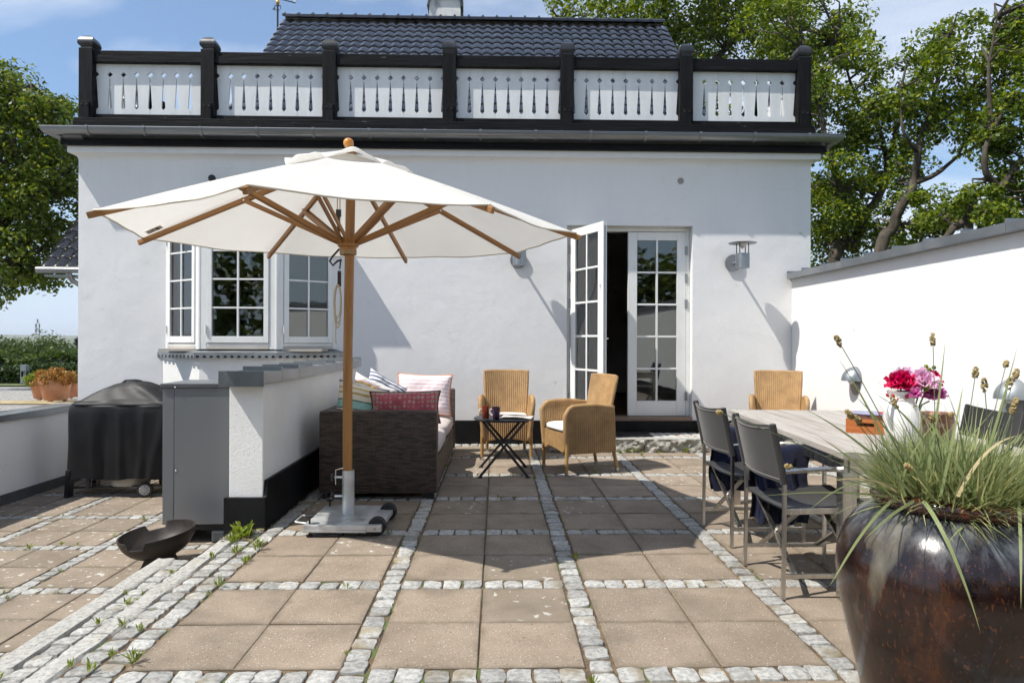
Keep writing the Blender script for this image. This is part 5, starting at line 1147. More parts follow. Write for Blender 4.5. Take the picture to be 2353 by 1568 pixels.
for i,(x,y,z) in enumerate(((-.05,0,.06),(.05,0,.05),(.0,.03,.08),(.10,.02,.06),(.09,-.02,.0))): MB().tube([(x*.2,y*.2,-.15),(x*.6,y*.6,-.02),(x,y,z)],.004,6).build('stem',mat('stem_green',(.09,.16,.04),.6) if i==0 else bpy.data.materials['stem_green'],bunch,smooth=60)
V=[];F=[]; rg=random.Random(3)
for i in range(26):
    a=rg.uniform(0,6.28); d=Vector((math.cos(a),math.sin(a),rg.uniform(-.1,.9))).normalized(); o=Vector((.05*math.cos(a)+.05,.05*math.sin(a),rg.uniform(-.02,.07))); s=d.cross(Vector((0,0,1))).normalized()*.014; n=len(V); L_=rg.uniform(.05,.09)
    V+=[tuple(o),tuple(o+d*L_*.5+s),tuple(o+d*L_),tuple(o+d*L_*.5-s)]; F.append((n,n+1,n+2,n+3))
link('leaf',fastmesh('leaf',V,F,M['weed']),None,bunch)
b=MB()
for (x,y,z) in ((.10,.0,.165),(.12,-.01,.175),(.095,.015,.18),(.11,.02,.16)): b.sphere((x,y,z),.011,8,6)
b.tube([(.06,0,.05),(.10,.005,.165)],.003,5); b.build('bud',M['weed'],bunch,smooth=180)
sp_=mat('spotted_earthenware',(.22,.085,.05),.5,col2=(.42,.25,.20),vs=16,vd=1,lo=.5,hi=.53)
ep=thing('spotted_planter','small brown spotted earthenware pot on the table','pot',(2.42,3.62,tz)); MB().lathe([(0,0),(.06,0),(.085,.05),(.092,.10),(.085,.145),(.088,.155),(.08,.157),(.078,.145),(.0,.13)],30).build('body',sp_,ep,smooth=50)
MB().lathe([(0,.133),(.077,.133)],20).build('soil',M['rubber'],ep)

# ============================================================ GLAZED POT WITH GRASS
def glaze():
    m,t,b=nodes('brown_glaze'); n=t.nodes; l=t.links; tcn=n.new('ShaderNodeTexCoord'); sp=n.new('ShaderNodeSeparateXYZ'); l.new(tcn.outputs['Object'],sp.inputs[0])
    mp_=n.new('ShaderNodeMapping'); l.new(tcn.outputs['Object'],mp_.inputs[0]); mp_.inputs['Scale'].default_value=(1,1,.42)
    n1=n.new('ShaderNodeTexNoise'); l.new(mp_.outputs[0],n1.inputs[0]); n1.inputs['Scale'].default_value=6; n1.inputs['Detail'].default_value=10; n1.inputs['Roughness'].default_value=.78; n1.inputs['Distortion'].default_value=.4
    n2=n.new('ShaderNodeTexNoise'); l.new(mp_.outputs[0],n2.inputs[0]); n2.inputs['Scale'].default_value=110; n2.inputs['Detail'].default_value=3
    r1=n.new('ShaderNodeValToRGB'); l.new(n1.outputs[0],r1.inputs[0]); e=r1.color_ramp.elements; e[0].position=.36; e[0].color=(.004,.003,.003,1); e[1].position=.70; e[1].color=(.062,.019,.007,1); q=e.new(.53); q.color=(.013,.005,.004,1)
    r2_=n.new('ShaderNodeMapRange'); l.new(n2.outputs[0],r2_.inputs[0]); r2_.inputs[1].default_value=.60; r2_.inputs[2].default_value=.72
    mx=n.new('ShaderNodeMix'); mx.data_type='RGBA'; l.new(r2_.outputs[0],mx.inputs[0]); l.new(r1.outputs[0],mx.inputs[6]); mx.inputs[7].default_value=(.08,.028,.010,1)
    # blue-grey runs on the shoulder, their edge broken by noise
    ad=n.new('ShaderNodeMath'); ad.operation='MULTIPLY_ADD'; l.new(n1.outputs[0],ad.inputs[0]); ad.inputs[1].default_value=.42; l.new(sp.outputs[2],ad.inputs[2])
    mr=n.new('ShaderNodeMapRange'); l.new(ad.outputs[0],mr.inputs[0]); mr.inputs[1].default_value=.84; mr.inputs[2].default_value=.90
    n3=n.new('ShaderNodeTexNoise'); l.new(mp_.outputs[0],n3.inputs[0]); n3.inputs['Scale'].default_value=28; n3.inputs['Detail'].default_value=6
    r3=n.new('ShaderNodeValToRGB'); l.new(n3.outputs[0],r3.inputs[0]); r3.color_ramp.elements[0].position=.38; r3.color_ramp.elements[0].color=(.020,.022,.028,1); r3.color_ramp.elements[1].position=.68; r3.color_ramp.elements[1].color=(.10,.105,.11,1)
    mx2=n.new('ShaderNodeMix'); mx2.data_type='RGBA'; l.new(mr.outputs[0],mx2.inputs[0]); l.new(mx.outputs[2],mx2.inputs[6]); l.new(r3.outputs[0],mx2.inputs[7])
    n4=n.new('ShaderNodeTexNoise'); l.new(mp_.outputs[0],n4.inputs[0]); n4.inputs['Scale'].default_value=4.2; n4.inputs['Detail'].default_value=6
    ad4=n.new('ShaderNodeVectorMath'); ad4.operation='ADD'; l.new(mp_.outputs[0],ad4.inputs[0]); ad4.inputs[1].default_value=(3.3,1.2,.4); l.new(ad4.outputs[0],n4.inputs[0])
    mr4=n.new('ShaderNodeMapRange'); l.new(n4.outputs[0],mr4.inputs[0]); mr4.inputs[1].default_value=.60; mr4.inputs[2].default_value=.74; mr4.inputs[4].default_value=.85
    mx3=n.new('ShaderNodeMix'); mx3.data_type='RGBA'; l.new(mr4.outputs[0],mx3.inputs[0]); l.new(mx2.outputs[2],mx3.inputs[6]); mx3.inputs[7].default_value=(.20,.18,.13,1)
    l.new(mx3.outputs[2],b.inputs['Base Color']); b.inputs['Roughness'].default_value=.2; b.inputs['Coat Weight'].default_value=.25; b.inputs['Coat Roughness'].default_value=.07
    bn=n.new('ShaderNodeBump'); bn.inputs['Strength'].default_value=.25; bn.inputs['Distance'].default_value=.006; l.new(n3.outputs[0],bn.inputs['Height']); l.new(bn.outputs[0],b.inputs['Normal'])
    return m
M['glaze']=glaze()
PX,PY,PZ=1.552,2.22,.77
pot=thing('glazed_pot','large dark brown glazed ceramic pot in the right foreground','pot',(PX,PY,0))
MB().lathe([(0,.0),(.262,.0),(.272,.012),(.300,.15),(.335,.30),(.360,.42),(.366,.50),(.360,.565),(.335,.635),(.295,.69),(.255,.722),(.228,.735),(.214,.742),(.20,.735),(.20,.60)],96).build('body',M['glaze'],pot,smooth=60)
MB().lathe([(.208,.738),(.230,.728),(.250,.738),(.257,.755),(.251,.774),(.234,.784),(.212,.776),(.204,.756)]+[(.208,.738)],96).build('rim',mat('rim_glaze',(.03,.009,.005),.15,coat=.4,col2=(.065,.018,.008),vs=9,vd=6),pot,smooth=180)
MB().lathe([(0,.73),(.205,.725)],40).build('soil',mat('dry_soil',(.05,.035,.02),.95,bump=.8,bs=40,bd=.02),pot)
grass=thing('ornamental_grass','grey green ornamental grass with seed heads growing in the glazed pot','grass plant',(PX,PY,.74))
rg=np.random.default_rng(5)
def blades(name,n,r0,len_,wid,tilt,curl,m,z0=0.,bias=(0,0),segs=6,inner=0.):
    V=np.zeros((n,segs+1,2,3)); a=rg.uniform(0,2*PI,n); rr=r0*np.sqrt(rg.uniform(inner,1,n)); bx,by=rr*np.cos(a),rr*np.sin(a)
    ta_=a+rg.normal(0,.7,n); ti=np.abs(rg.normal(tilt[0],tilt[1],n))+.35*rr/r0; L_=rg.uniform(len_[0],len_[1],n); cu=rg.uniform(curl[0],curl[1],n); wd=rg.uniform(wid[0],wid[1],n)
    p=np.stack([bx,by,np.full(n,z0)],1); sa=rg.uniform(0,2*PI,n); side=np.stack([-np.sin(ta_+rg.normal(0,.6,n)),np.cos(ta_),np.zeros(n)],1)
    for s in range(segs+1):
        t=s/segs; w_=wd*(1-t**2.2)*(.6+.4*min(1,t*4)); V[:,s,0]=p-side*w_[:,None]; V[:,s,1]=p+side*w_[:,None]
        an=ti+cu*t; st=L_/segs; p=p+np.stack([np.sin(an)*np.cos(ta_)+bias[0]*t,np.sin(an)*np.sin(ta_)+bias[1]*t,np.cos(an)],1)*st[:,None]
    w=2*(segs+1); F=[]
    base_=np.arange(n)*w
    for s in range(segs): F.append(np.stack([base_+2*s,base_+2*s+1,base_+2*s+3,base_+2*s+2],1))
    me=fastmesh(name,V.reshape(-1,3),np.concatenate(F),m,True); o=link(name,me,None,grass); tag(o,kind='stuff'); return o
M['grassblade']=leafmat('grass_blades',(.13,.18,.07),(.26,.31,.14),(.46,.45,.21),.4,.45); M['straw']=leafmat('dry_straw',(.42,.32,.16),(.56,.46,.26),(.66,.57,.36),.25,.7)
blades('blade_mass',5200,.185,(.08,.30),(.0020,.0044),(.18,.42),(-.5,1.4),M['grassblade'],-.02,(.20,0))
blades('blade_mass',240,.165,(.24,.40),(.0018,.0034),(.25,.30),(-.2,1.2),M['grassblade'],-.02)
blades('straw_mass',1900,.185,(.05,.13),(.0012,.0024),(.35,.45),(-.8,1.2),M['straw'],-.01,inner=.45)
def pxw(px,py,Y):
    x=px-1176;y=py-784; y_=y-ROLL*x; x_=x+ROLL*y; r_=x_/1534;dz=-y_/1534; a=r_*_r.x+_d.x; c=r_*_r.y+_d.y; t=Y/c
    return Vector((a*t,Y,EYE+dz*t))
gO=Vector((PX,PY,.74)); SEED=mat('seed_head',(.26,.19,.07),.9,col2=(.38,.29,.13),vs=60,bump=1.,bs=120,bd=.006); STEM=mat('grass_stem',(.11,.145,.07),.6)
random.seed(11)
def stemhead(px,py,Y,bx,by,ln=.042,r=.010,axis=None):
    tip=pxw(px,py,Y)-gO; b0=Vector((bx,by,0)); d=(tip-b0); mid=b0+d*.5+Vector((0,0,.05*d.length))+Vector((0,0,.0)); pts=[b0*(1-t)**2+mid*2*t*(1-t)+tip*t*t for t in [k/8 for k in range(9)]]
    MB().tube(pts,[.0022-.0010*k/8 for k in range(9)],5).build('stem',STEM,grass,smooth=60)
    if ln:
        dr=(pts[-1]-pts[-2]).normalized(); e1=dr.orthogonal().normalized(); e2=dr.cross(e1); b=MB(); rg_=random.Random(px)
        for i in range(34):
            t=rg_.random(); a=rg_.uniform(0,6.28); rr=r*math.sin(PI*(.1+.85*t))**.6; c=tip+dr*(t-.2)*ln+(e1*math.cos(a)+e2*math.sin(a))*rr*.75; b.sphere(tuple(c),.0038,5,4)
        b.sphere(tuple(tip+dr*.3*ln),r*.7,8,6,(1,1,1)); b.build('seed_head',SEED,grass,smooth=180)
for q in ((1930,790,2.10,-.12,-.02),(2143,788,2.25,-.05,.02),(1975,968,2.05,-.10,-.05),(1655,948,2.02,-.16,-.04,.018,.008),(1957,958,2.02,-.16,-.05),(2058,932,2.2,-.06,0),(2185,955,2.25,0,.03,.016,.009),(2240,862,2.25,.03,.03,.036,.012),(2310,840,2.3,.08,.02,.022,.010),(2330,868,2.2,.06,-.02,.04,.011),(2316,888,2.15,.05,-.03,.04,.011),(2262,893,2.1,.10,-.04,.045,.010),(2325,945,2.15,.1,-.02,.03,.010),(2330,928,2.3,.12,.04,.03,.010),(1815,1072,2.05,-.14,-.06,.022,.009),(2089,1075,2.02,-.08,-.1,.03,.010),(2143,965,2.05,-.05,-.05,.03,.009)): stemhead(*q)
def blade1(pts,w0,m=None):
    P_=[Vector(p) for p in pts]; n=14; V=[];
    def bez(t):
        if len(P_)==3: return P_[0]*(1-t)**2+P_[1]*2*t*(1-t)+P_[2]*t*t
        return P_[0]*(1-t)**3+P_[1]*3*t*(1-t)**2+P_[2]*3*t*t*(1-t)+P_[3]*t**3
    for k in range(n+1):
        t=k/n; p=bez(t); d=(bez(min(1,t+.02))-bez(max(0,t-.02))).normalized(); v=Vector((0,0,EYE))-(p+gO); s=d.cross(v).normalized(); s=(s+Vector((.3,0,.2))).normalized(); w=w0*(1-t**2.5)
        V+=[tuple(p-s*w),tuple(p+s*w)]
    b=MB(); b.add(V,[(2*k,2*k+1,2*k+3,2*k+2) for k in range(n)]); return b.build('long_blade',m or M['grassblade'],grass,smooth=180,fix=False)
def B(*pp,w=.0042,m=None): return blade1([pxw(*p)-gO for p in pp],w,m)
B((2080,1140,2.1),(2020,960,2.1),(1922,818,2.1)); B((2120,1130,2.1),(2150,1000,2.1),(2172,775,2.15),w=.005); B((2240,1120,2.1),(2290,980,2.1),(2337,795,2.1),w=.0045)
B((2140,1130,2.05),(2060,1000,2.0),(1960,905,2.0)); B((2100,1140,2.05),(1990,1010,2.0),(1842,935,2.0)); B((2050,1140,2.1),(1960,1050,2.05),(1878,1000,2.0),w=.0035)
B((2120,1150,2.02),(2150,1180,1.86),(2210,1300,1.82),(2253,1455,1.80),w=.006); B((2100,1150,2.02),(2040,1180,1.9),(1985,1240,1.85),w=.0045); B((2060,1140,2.1),(1980,1200,1.95),(1930,1310,1.9),(1905,1345,1.88),w=.0045)
B((2040,1140,2.1),(1900,1120,2.0),(1745,1140,1.95),w=.0032); B((2340,1150,2.0),(2346,1230,1.83),(2345,1400,1.8),w=.005); B((2060,1120,2.1),(1960,1070,2.0),(1850,1180,1.95),w=.003); B((2180,1130,2.05),(2110,950,2.0),(2010,905,2.0),w=.004); B((2100,1120,2.1),(2000,1010,2.1),(1890,1050,2.1),w=.003)
B((2230,1130,2.0),(2180,1020,2.),(2105,935,2.05),w=.005); B((2200,1140,2.),(2260,1010,2.),(2340,1000,2.05),w=.005,m=M['straw']); B((2160,1140,2.),(2200,960,2.),(2212,885,2.1),w=.004); B((2060,1130,2.1),(2000,1080,2.0),(1880,1110,2.),w=.003,m=M['straw'])
random.seed(21)
for k in range(26):
    x=random.uniform(2060,2350); B((x,1140,2.12+random.uniform(-.1,.12)),(x+random.uniform(-40,50),1060,2.1),(x+random.uniform(-110,130),random.uniform(890,1040),2.1+random.uniform(-.1,.1)),w=random.uniform(.002,.0042))

# ============================================================ LOWER TERRACE: CABINET, GRILL, FIRE BOWL
cab=thing('heat_pump_cabinet','tall grey steel cabinet standing on feet behind the wall pillar','cabinet',(-2.545,5.98,-.44),R(2.2))
MB().box(-.18,.278,-.272,.28,.165,1.318).build('front_panel',M['cabinet'],cab,bevel=.004); MB().box(-.278,-.183,-.270,.28,.165,1.318).build('side_panel',M['cabinet_side'],cab,bevel=.006)
MB().box(-.29,.29,-.29,.29,1.3185,1.352).build('lid',M['dark_grey'],cab,bevel=.004); MB().box(-.285,.285,-.285,.285,1.3525,1.3555).build('lid_sheet',M['zinc'],cab)
MB().box(-.26,.26,-.24,.25,.11,.1645).build('recess',M['rubber'],cab)
for s in (-1,1): MB().box(s*.2-.08,s*.2+.08,-.26,.26,0,.1095).build('foot',M['dark_grey'],cab,bevel=.02)
for (x,z) in ((-.165,.62),(.262,.19),(-.165,1.325)):
    sc_=MB().sphere((x,-.274 if z<1.3 else -.292,z),.008,8,6).build('screw',M['ferrule'],cab,smooth=180)

gr_=thing('covered_grill','gas grill under a fitted black cover with one wheel showing','grill',(-4.12,7.68,-.44))
b=MB(); nA=200; hxg,hyg=.60,.31
def rrect(a,sx,sy,rad=.1):
    k=(a/(2*PI)*4)%4; i=int(k); t=2*(k-i)-1; qx,qy=[(1,t),(-t,1),(-1,-t),(t,-1)][i]; d=(abs(qx)**7+abs(qy)**7)**(1/7.); return (sx*qx/d,sy*qy/d)
rows=[(.205,1.0,1.0),(.215,1.0,1.0),(.35,.995,.99),(.5,.99,.985),(.65,.985,.98),(.80,.985,.97),(.93,.98,.96),(1.0,.965,.93),(1.03,.93,.88),(1.08,.80,.74),(1.14,.62,.58),(1.19,.45,.42),(1.225,.28,.26),(1.24,.12,.12),(1.243,0.001,0.001)]
def cov(u,v):
    k=v*(len(rows)-1); i=min(int(k),len(rows)-2); t=k-i; z=rows[i][0]*(1-t)+rows[i+1][0]*t; sx=rows[i][1]*(1-t)+rows[i+1][1]*t; sy=rows[i][2]*(1-t)+rows[i+1][2]*t
    a=2*PI*u; x,y=rrect(a,hxg*sx,hyg*sy); low=max(0,min(1,(1.0-z)/.8)); 
    f=.8*low**.7*sum(A_*math.exp(-((x+.7*y-xi-si*(1-z))/wi)**2) for (xi,si,wi,A_) in ((-.50,.06,.05,.035),(-.33,-.10,.07,-.04),(-.20,.02,.035,.045),(-.06,.16,.06,-.045),(.06,-.05,.04,.05),(.17,.10,.07,-.03),(.30,-.22,.05,.04),(.42,.03,.06,-.03),(.52,-.05,.04,.03)))+.006*math.sin(x*6+z*5)*math.sin(z*4+x*3)*(1 if z<1. else 0)
    if z>1.0: f=.010*math.sin(a*9+z*20)*min(1,(1.243-z)*12)
    n_=Vector(((x/hxg)**7,(y/hyg)**7,0)); n_=n_.normalized() if n_.length>1e-6 else Vector((0,0,0)); 
    zz=z+(.010*math.sin(a*9) if z<.3 else 0)+(.02*math.sin(x*6+1) if z>1.05 else 0)*(1 if z<1.24 else 0)
    return (x+n_.x*f,y+n_.y*f,zz)
b.grid(nA,56,cov); b.build('cover',M['cover'],gr_,smooth=180,weld=.0005)
pts=[]
for k in range(nA):
    p=Vector(cov(k/nA,.53)); pts.append(tuple(p*1.004+Vector((0,0,-.002))))
MB().tube(pts,.005,5,closed=True).build('cover_seam',M['rubber'],gr_,smooth=60)
MB().tube([(-.12,0,1.235),(-.08,0,1.262),(.02,0,1.268),(.09,0,1.258),(.12,0,1.235)],.012,6).build('cover_handle',M['cover'],gr_,smooth=60)
for (x,y) in ((-.56,-.25),(-.56,.25)): MB().bar((x+.02,y,.3),(x,y,0),.10,.045).build('leg',M['black_metal'],gr_,bevel=.004)
MB().bar((-.30,-.285,.36),(-.335,-.285,.11),.04,.03,up=(0,1,0)).build('strap',M['rubber'],gr_)
for y in (-.24,.24): MB().bar((-.55,y,.10),(.5,y,.13),.02,.02).build('lower_rail',M['black_metal'],gr_)
for k in range(8): MB().bar((-.5+.13*k,-.24,.115),(-.5+.13*k,.24,.115),.007,.007).build('shelf_wire',M['black_metal'],gr_)
MB().lathe([(0,.115),(.19,.115),(.20,.12),(.205,.21),(.2,.215),(0,.215)],36,(.02,-.08,0)).build('gas_drum',M['taupe_metal'],gr_,smooth=40)
for yy in (-.265,.22):
    t_=MB().lathe([(.055,-.022),(.078,-.022),(.083,-.012),(.083,.012),(.078,.022),(.055,.022)],32).build('wheel',M['rubber'],gr_,smooth=40); t_.rotation_euler=(R(90),0,R(12)); t_.location=(.275,yy,.083)
    h=MB().lathe([(0,-.026),(.02,-.027),(.056,-.022),(.056,.018),(0,.018)],32).build('hub_cap',M['plastic_grey'],t_,smooth=40); h.location=(0,0,0); h.scale=(1,1,-1)
    for k in range(8):
        a=2*PI*k/8; s_=MB().bar((.022*math.cos(a),.022*math.sin(a),.0255),(.048*math.cos(a),.048*math.sin(a),.0235),.005,.004).build('spoke_groove',M['dark_grey'],t_)

fb=thing('fire_bowl','black iron fire bowl with notched rim tilted on the lower paving','fire bowl',(-2.535,5.12,-.44))
b=MB(); RB=.268; nA=72
def fbz(a):
    q=math.degrees(a)%360
    for c in (118,262):
        if abs((q-c+180)%360-180)<14: return -.05
    return 0.
V=[];F=[]; nR=12
def ring(rr,f):
    return [f(2*PI*k/nA,rr) for k in range(nA)]
prof=[(math.sin(PI/2*t*.97),1-math.cos(PI/2*t*.97)) for t in [k/nR for k in range(nR+1)]]
zt=prof[-1][1]
for side,th in ((1,0),(-1,.012)):
    pr=prof if side==1 else prof[::-1]
    for (r_,z_) in pr:
        for k in range(nA):
            a=2*PI*k/nA; zz=.06+z_/zt*.205; lim=.265+fbz(a); r2__=(RB-th)*r_
            z3=min(zz+(th if side==-1 and z_<zt*.9 else 0),lim); V.append((r2__*math.cos(a),r2__*math.sin(a),z3))
m_=2*(nR+1); F=[(i*nA+k,i*nA+(k+1)%nA,(i+1)*nA+(k+1)%nA,(i+1)*nA+k) for i in range(m_-1) for k in range(nA)]
b.add([(x,y,z-.06) for x,y,z in V],F); bo_=b.build('bowl',M['firebowl'],fb,smooth=50); bo_.location=(0,0,.075); bo_.rotation_euler=(R(4),R(-6.5),0)
b=MB(); b.add([(-.13,-.05,0),(.13,-.05,0),(.09,-.05,.09),(-.09,-.05,.09),(-.13,.05,0),(.13,.05,0),(.09,.05,.09),(-.09,.05,.09)],[(0,1,2,3),(7,6,5,4),(0,4,5,1),(1,5,6,2),(2,6,7,3),(3,7,4,0)]); b.build('foot',M['firebowl'],fb)

# ============================================================ FOLIAGE
def leafcloud(name,centres,radii,per,size,m,parent,seed=0,flat=1.,aspect=.55,shell=.45,droop=0.):
    rg=np.random.default_rng(seed); centres=np.asarray(centres,float); radii=np.asarray(radii,float); n=len(centres)*per
    c=np.repeat(centres,per,0); r=np.repeat(radii,per,0); d=rg.normal(0,1,(n,3)); d/=np.linalg.norm(d,axis=1)[:,None]; rad=rg.uniform(shell**3,1,n)**(1/3)
    p=c+d*(rad*r)[:,None]*np.array([1,1,flat]); 
    nr=d*.6+rg.normal(0,.7,(n,3))+np.array([0,0,.55]); nr/=np.linalg.norm(nr,axis=1)[:,None]
    t=rg.normal(0,1,(n,3)); t-=nr*(t*nr).sum(1)[:,None]; t/=np.linalg.norm(t,axis=1)[:,None]; s=np.cross(nr,t); L_=rg.uniform(size[0],size[1],n)[:,None]
    bend=nr*L_*rg.uniform(-.15,.15,n)[:,None]; t=t-np.array([0,0,droop])
    V=np.stack([p-t*L_*.5,p+s*L_*aspect*.5+bend-t*L_*.05,p+t*L_*.5,p-s*L_*aspect*.5+bend-t*L_*.05],1).reshape(-1,3); F=np.arange(n*4).reshape(-1,4)
    me=fastmesh(name,V,F,m); o=link(name,me,None,parent); return o
def limb(b,pts,r0,r1,n=7,wig=.0,seed=0):
    rg=random.Random(seed); P_=[Vector(p) for p in pts]; Q=[]
    for i in range(len(P_)-1):
        for k in range(4):
            t=k/4; a=P_[max(i-1,0)];b0=P_[i];c=P_[i+1];d=P_[min(i+2,len(P_)-1)]
            q=.5*((2*b0)+(c-a)*t+(2*a-5*b0+4*c-d)*t*t+(3*b0-a-3*c+d)*t**3); Q.append(q+Vector((rg.uniform(-wig,wig),rg.uniform(-wig,wig),rg.uniform(-wig,wig))))
    Q.append(P_[-1]); m=len(Q); b.tube(Q,[r0+(r1-r0)*(k/(m-1))**.8 for k in range(m)],n); return Q
def tree(name,label,limbs,blobs,m,seed,per=70,size=(.09,.19),cr=(.35,.75),group=None,dens=1.,origin=None):
    """limbs: (pts,r0,r1) in world space; blobs: (centre, (rx,ry,rz), clusters)"""
    rg=random.Random(seed); o0=Vector(origin or limbs[0][0][0]); o=thing(name,label,'tree',tuple(o0),0,group); b=MB(); sk=[]
    for i,(pts,a,c) in enumerate(limbs): sk+=limb(b,pts,a,c,8,a*.18,seed+i)
    cs=[];rs=[]
    for (c,rr,n) in blobs:
        for k in range(int(n*dens)):
            while True:
                d=Vector((rg.uniform(-1,1),rg.uniform(-1,1),rg.uniform(-1,1)))
                if .15<d.length<1: break
            cs.append(Vector(c)+Vector((d.x*rr[0],d.y*rr[1],d.z*rr[2]))); rs.append(rg.uniform(*cr))
    for p in cs:      # twigs to the nearest limb
        q=min(sk,key=lambda s:(s-p).length_squared+.6*max(0,s.z-p.z)**2)
        if (q-p).length<5.5:
            mid=q.lerp(p,.5)+Vector((rg.uniform(-.25,.25),rg.uniform(-.25,.25),rg.uniform(-.1,.35))); b.tube([q,q.lerp(mid,.5)*1.0,mid,p],[.035,.028,.02,.008],5,cap=False)
    P(o,b,'trunk',M['bark'],smooth=60,fix=False)
    cr_=leafcloud('crown',[tuple(p) for p in cs],rs,per,size,m,o,seed,.75); cr_.location=-o0
    return o
def W_(px,py,Y): 
    p=pxw(px,py,Y); return (p.x,p.y,p.z)
T1=17.
tree('oak_tree','tall leafy oak with leaning trunk directly right of the house roof terrace',
 [([W_(1905,620,17)[:2]+(-1.0,),W_(1915,600,17),W_(1960,560,17.2),W_(1985,500,17),W_(2025,440,17.3),W_(2038,380,17),W_(2060,300,17.2),W_(2110,210,17)],.20,.04),
  ([W_(1985,500,17),W_(1930,430,16.6),W_(1900,340,16.4),W_(1880,240,16.5),W_(1850,120,16.6)],.11,.03),
  ([W_(2038,380,17),W_(2020,300,17),W_(1960,210,17.3),W_(1930,100,17)],.08,.02),([W_(2038,385,17),W_(2075,360,17),W_(2085,320,17)],.05,.02)],
 [(W_(1900,200,17),(1.2,1.5,1.7),42),(W_(1920,420,17),(.9,1.4,1.8),40),(W_(1950,560,17.5),(.9,1.2,.7),20),(W_(1790,60,17.5),(1.4,1.4,1.3),34),(W_(2010,330,17.3),(1.0,1.2,1.2),26),(W_(1880,520,18),(.5,1.2,1.4),16),(W_(2040,230,17),(.6,.8,.5),9)],
 M['oak'],3,per=165,size=(.07,.155),dens=.8,cr=(.28,.62),group='oaks behind the house and garden wall')
tree('oak_tree','oak with dark curved trunk rising behind the garden wall, centre of the three',
 [([W_(2010,640,15)[:2]+(-1.,),W_(2022,590,15),W_(2050,530,15.1),W_(2068,470,15),W_(2100,420,15.2),W_(2108,350,15),W_(2125,290,15.3),W_(2150,200,15),W_(2180,90,15)],.17,.03),
  ([W_(2100,420,15.2),W_(2150,400,15.),W_(2200,360,15),W_(2250,330,15)],.07,.02),([W_(2125,290,15.3),W_(2200,250,15.2),W_(2260,150,15.)],.07,.02),([W_(2108,350,15),W_(2075,300,14.8),W_(2070,200,15)],.05,.015)],
 [(W_(2110,180,15.2),(.75,1.1,1.0),24),(W_(2180,100,15.2),(.55,1.,.55),11),(W_(2100,500,15.5),(.8,1.,.6),18),(W_(2170,300,15.3),(.8,1.1,.7),18),(W_(2080,400,15.6),(.5,1,.6),9),(W_(2260,160,15.2),(.8,1,.9),22),(W_(2150,520,15.2),(.5,.8,.5),9)],
 M['oak'],8,per=165,size=(.065,.145),dens=.8,cr=(.22,.5),group='oaks behind the house and garden wall')
tree('oak_tree','oak with forked pale limbs at the far right above the garden wall',
 [([W_(2230,640,13.5)[:2]+(-1.,),W_(2225,560,13.5),W_(2200,520,13.6),W_(2170,545,13.5),W_(2120,560,13.4)],.12,.05),([W_(2225,560,13.5),W_(2280,500,13.5),W_(2290,440,13.6),W_(2260,380,13.5),W_(2280,300,13.5),W_(2330,220,13.4)],.12,.03),([W_(2290,440,13.6),W_(2340,380,13.5),W_(2400,330,13.5),W_(2440,220,13.5)],.09,.03),([W_(2280,300,13.5),W_(2270,180,13.5),W_(2290,40,13.4)],.06,.02)],
 [(W_(2230,480,13.6),(.65,.9,.6),26),(W_(2330,200,13.6),(.7,1,1.3),34),(W_(2420,330,13.6),(.9,1,1.4),30),(W_(2310,60,13.6),(.5,.9,.6),14),(W_(2350,450,13.8),(.7,.9,.8),24),(W_(2290,330,13.8),(.35,.8,.5),8),(W_(2460,120,13.6),(.9,1,1.2),20)],
 M['oak'],12,per=165,size=(.06,.135),dens=.75,cr=(.2,.46),group='oaks behind the house and garden wall')
tree('oak_tree','broad oak crown rising behind the black tiled roof',
 [([(4.6,22,-1),(4.8,22,4),(5.0,22,7.5),(5.6,22.2,11),(5.5,22,14)],.34,.06),([(5.0,22,7.5),(3.2,21.8,10),(1.8,22,12.2)],.16,.04),([(5.2,22,9),(7.6,22,11),(9,22,13)],.15,.04),([(4.8,22,5),(7.5,21.5,7.5),(9.5,21.5,8.5)],.14,.04)],
 [((3.4,22,11.6),(2.0,2,1.6),40),((5.5,22.2,12.4),(2.4,2,2.0),52),((8.2,22,12.5),(2.2,2,2.2),50),((8.4,21.6,8.2),(1.6,1.6,1.5),34),((5.8,21.8,8.9),(2.0,1.6,1.6),40),((10.6,22,11),(1.4,1.6,2.0),26),((2.6,21.8,10.2),(.8,1,.7),12)],
 M['oak'],17,per=170,size=(.09,.19),cr=(.4,.85),group='oaks behind the house and garden wall')
tree('beech_tree','large beech with hanging branches at the left picture edge',
 [([(-12.6,15,-1),(-12.5,15,2),(-12.4,15,5),(-12.2,15,8)],.35,.1),([(-12.4,15,4.5),(-11,14.6,5.0),(-9.6,14.4,4.6)],.12,.03),([(-12.4,15,3.4),(-11,14.5,3.9),(-10.0,14.3,3.0)],.10,.03),([(-12.3,15,6),(-10.8,14.6,6.6),(-9.6,14.6,6.4)],.1,.03)],
 [((-11.0,14.8,6.6),(1.1,1.5,.9),34),((-10.4,14.6,5.2),(1.3,1.5,1.2),60),((-9.5,14.4,4.4),(.7,1.3,1.1),34),((-10.4,14.4,3.4),(1.2,1.3,.9),44),((-9.35,14.3,6.0),(.35,.8,.6),9),((-9.8,14.2,2.7),(.45,.8,.35),9),((-12.5,15,6),(2.0,2.2,2.6),60),((-10.9,14.5,2.35),(.5,.8,.3),8)],
 M['beech'],23,per=150,size=(.07,.14),cr=(.25,.55))
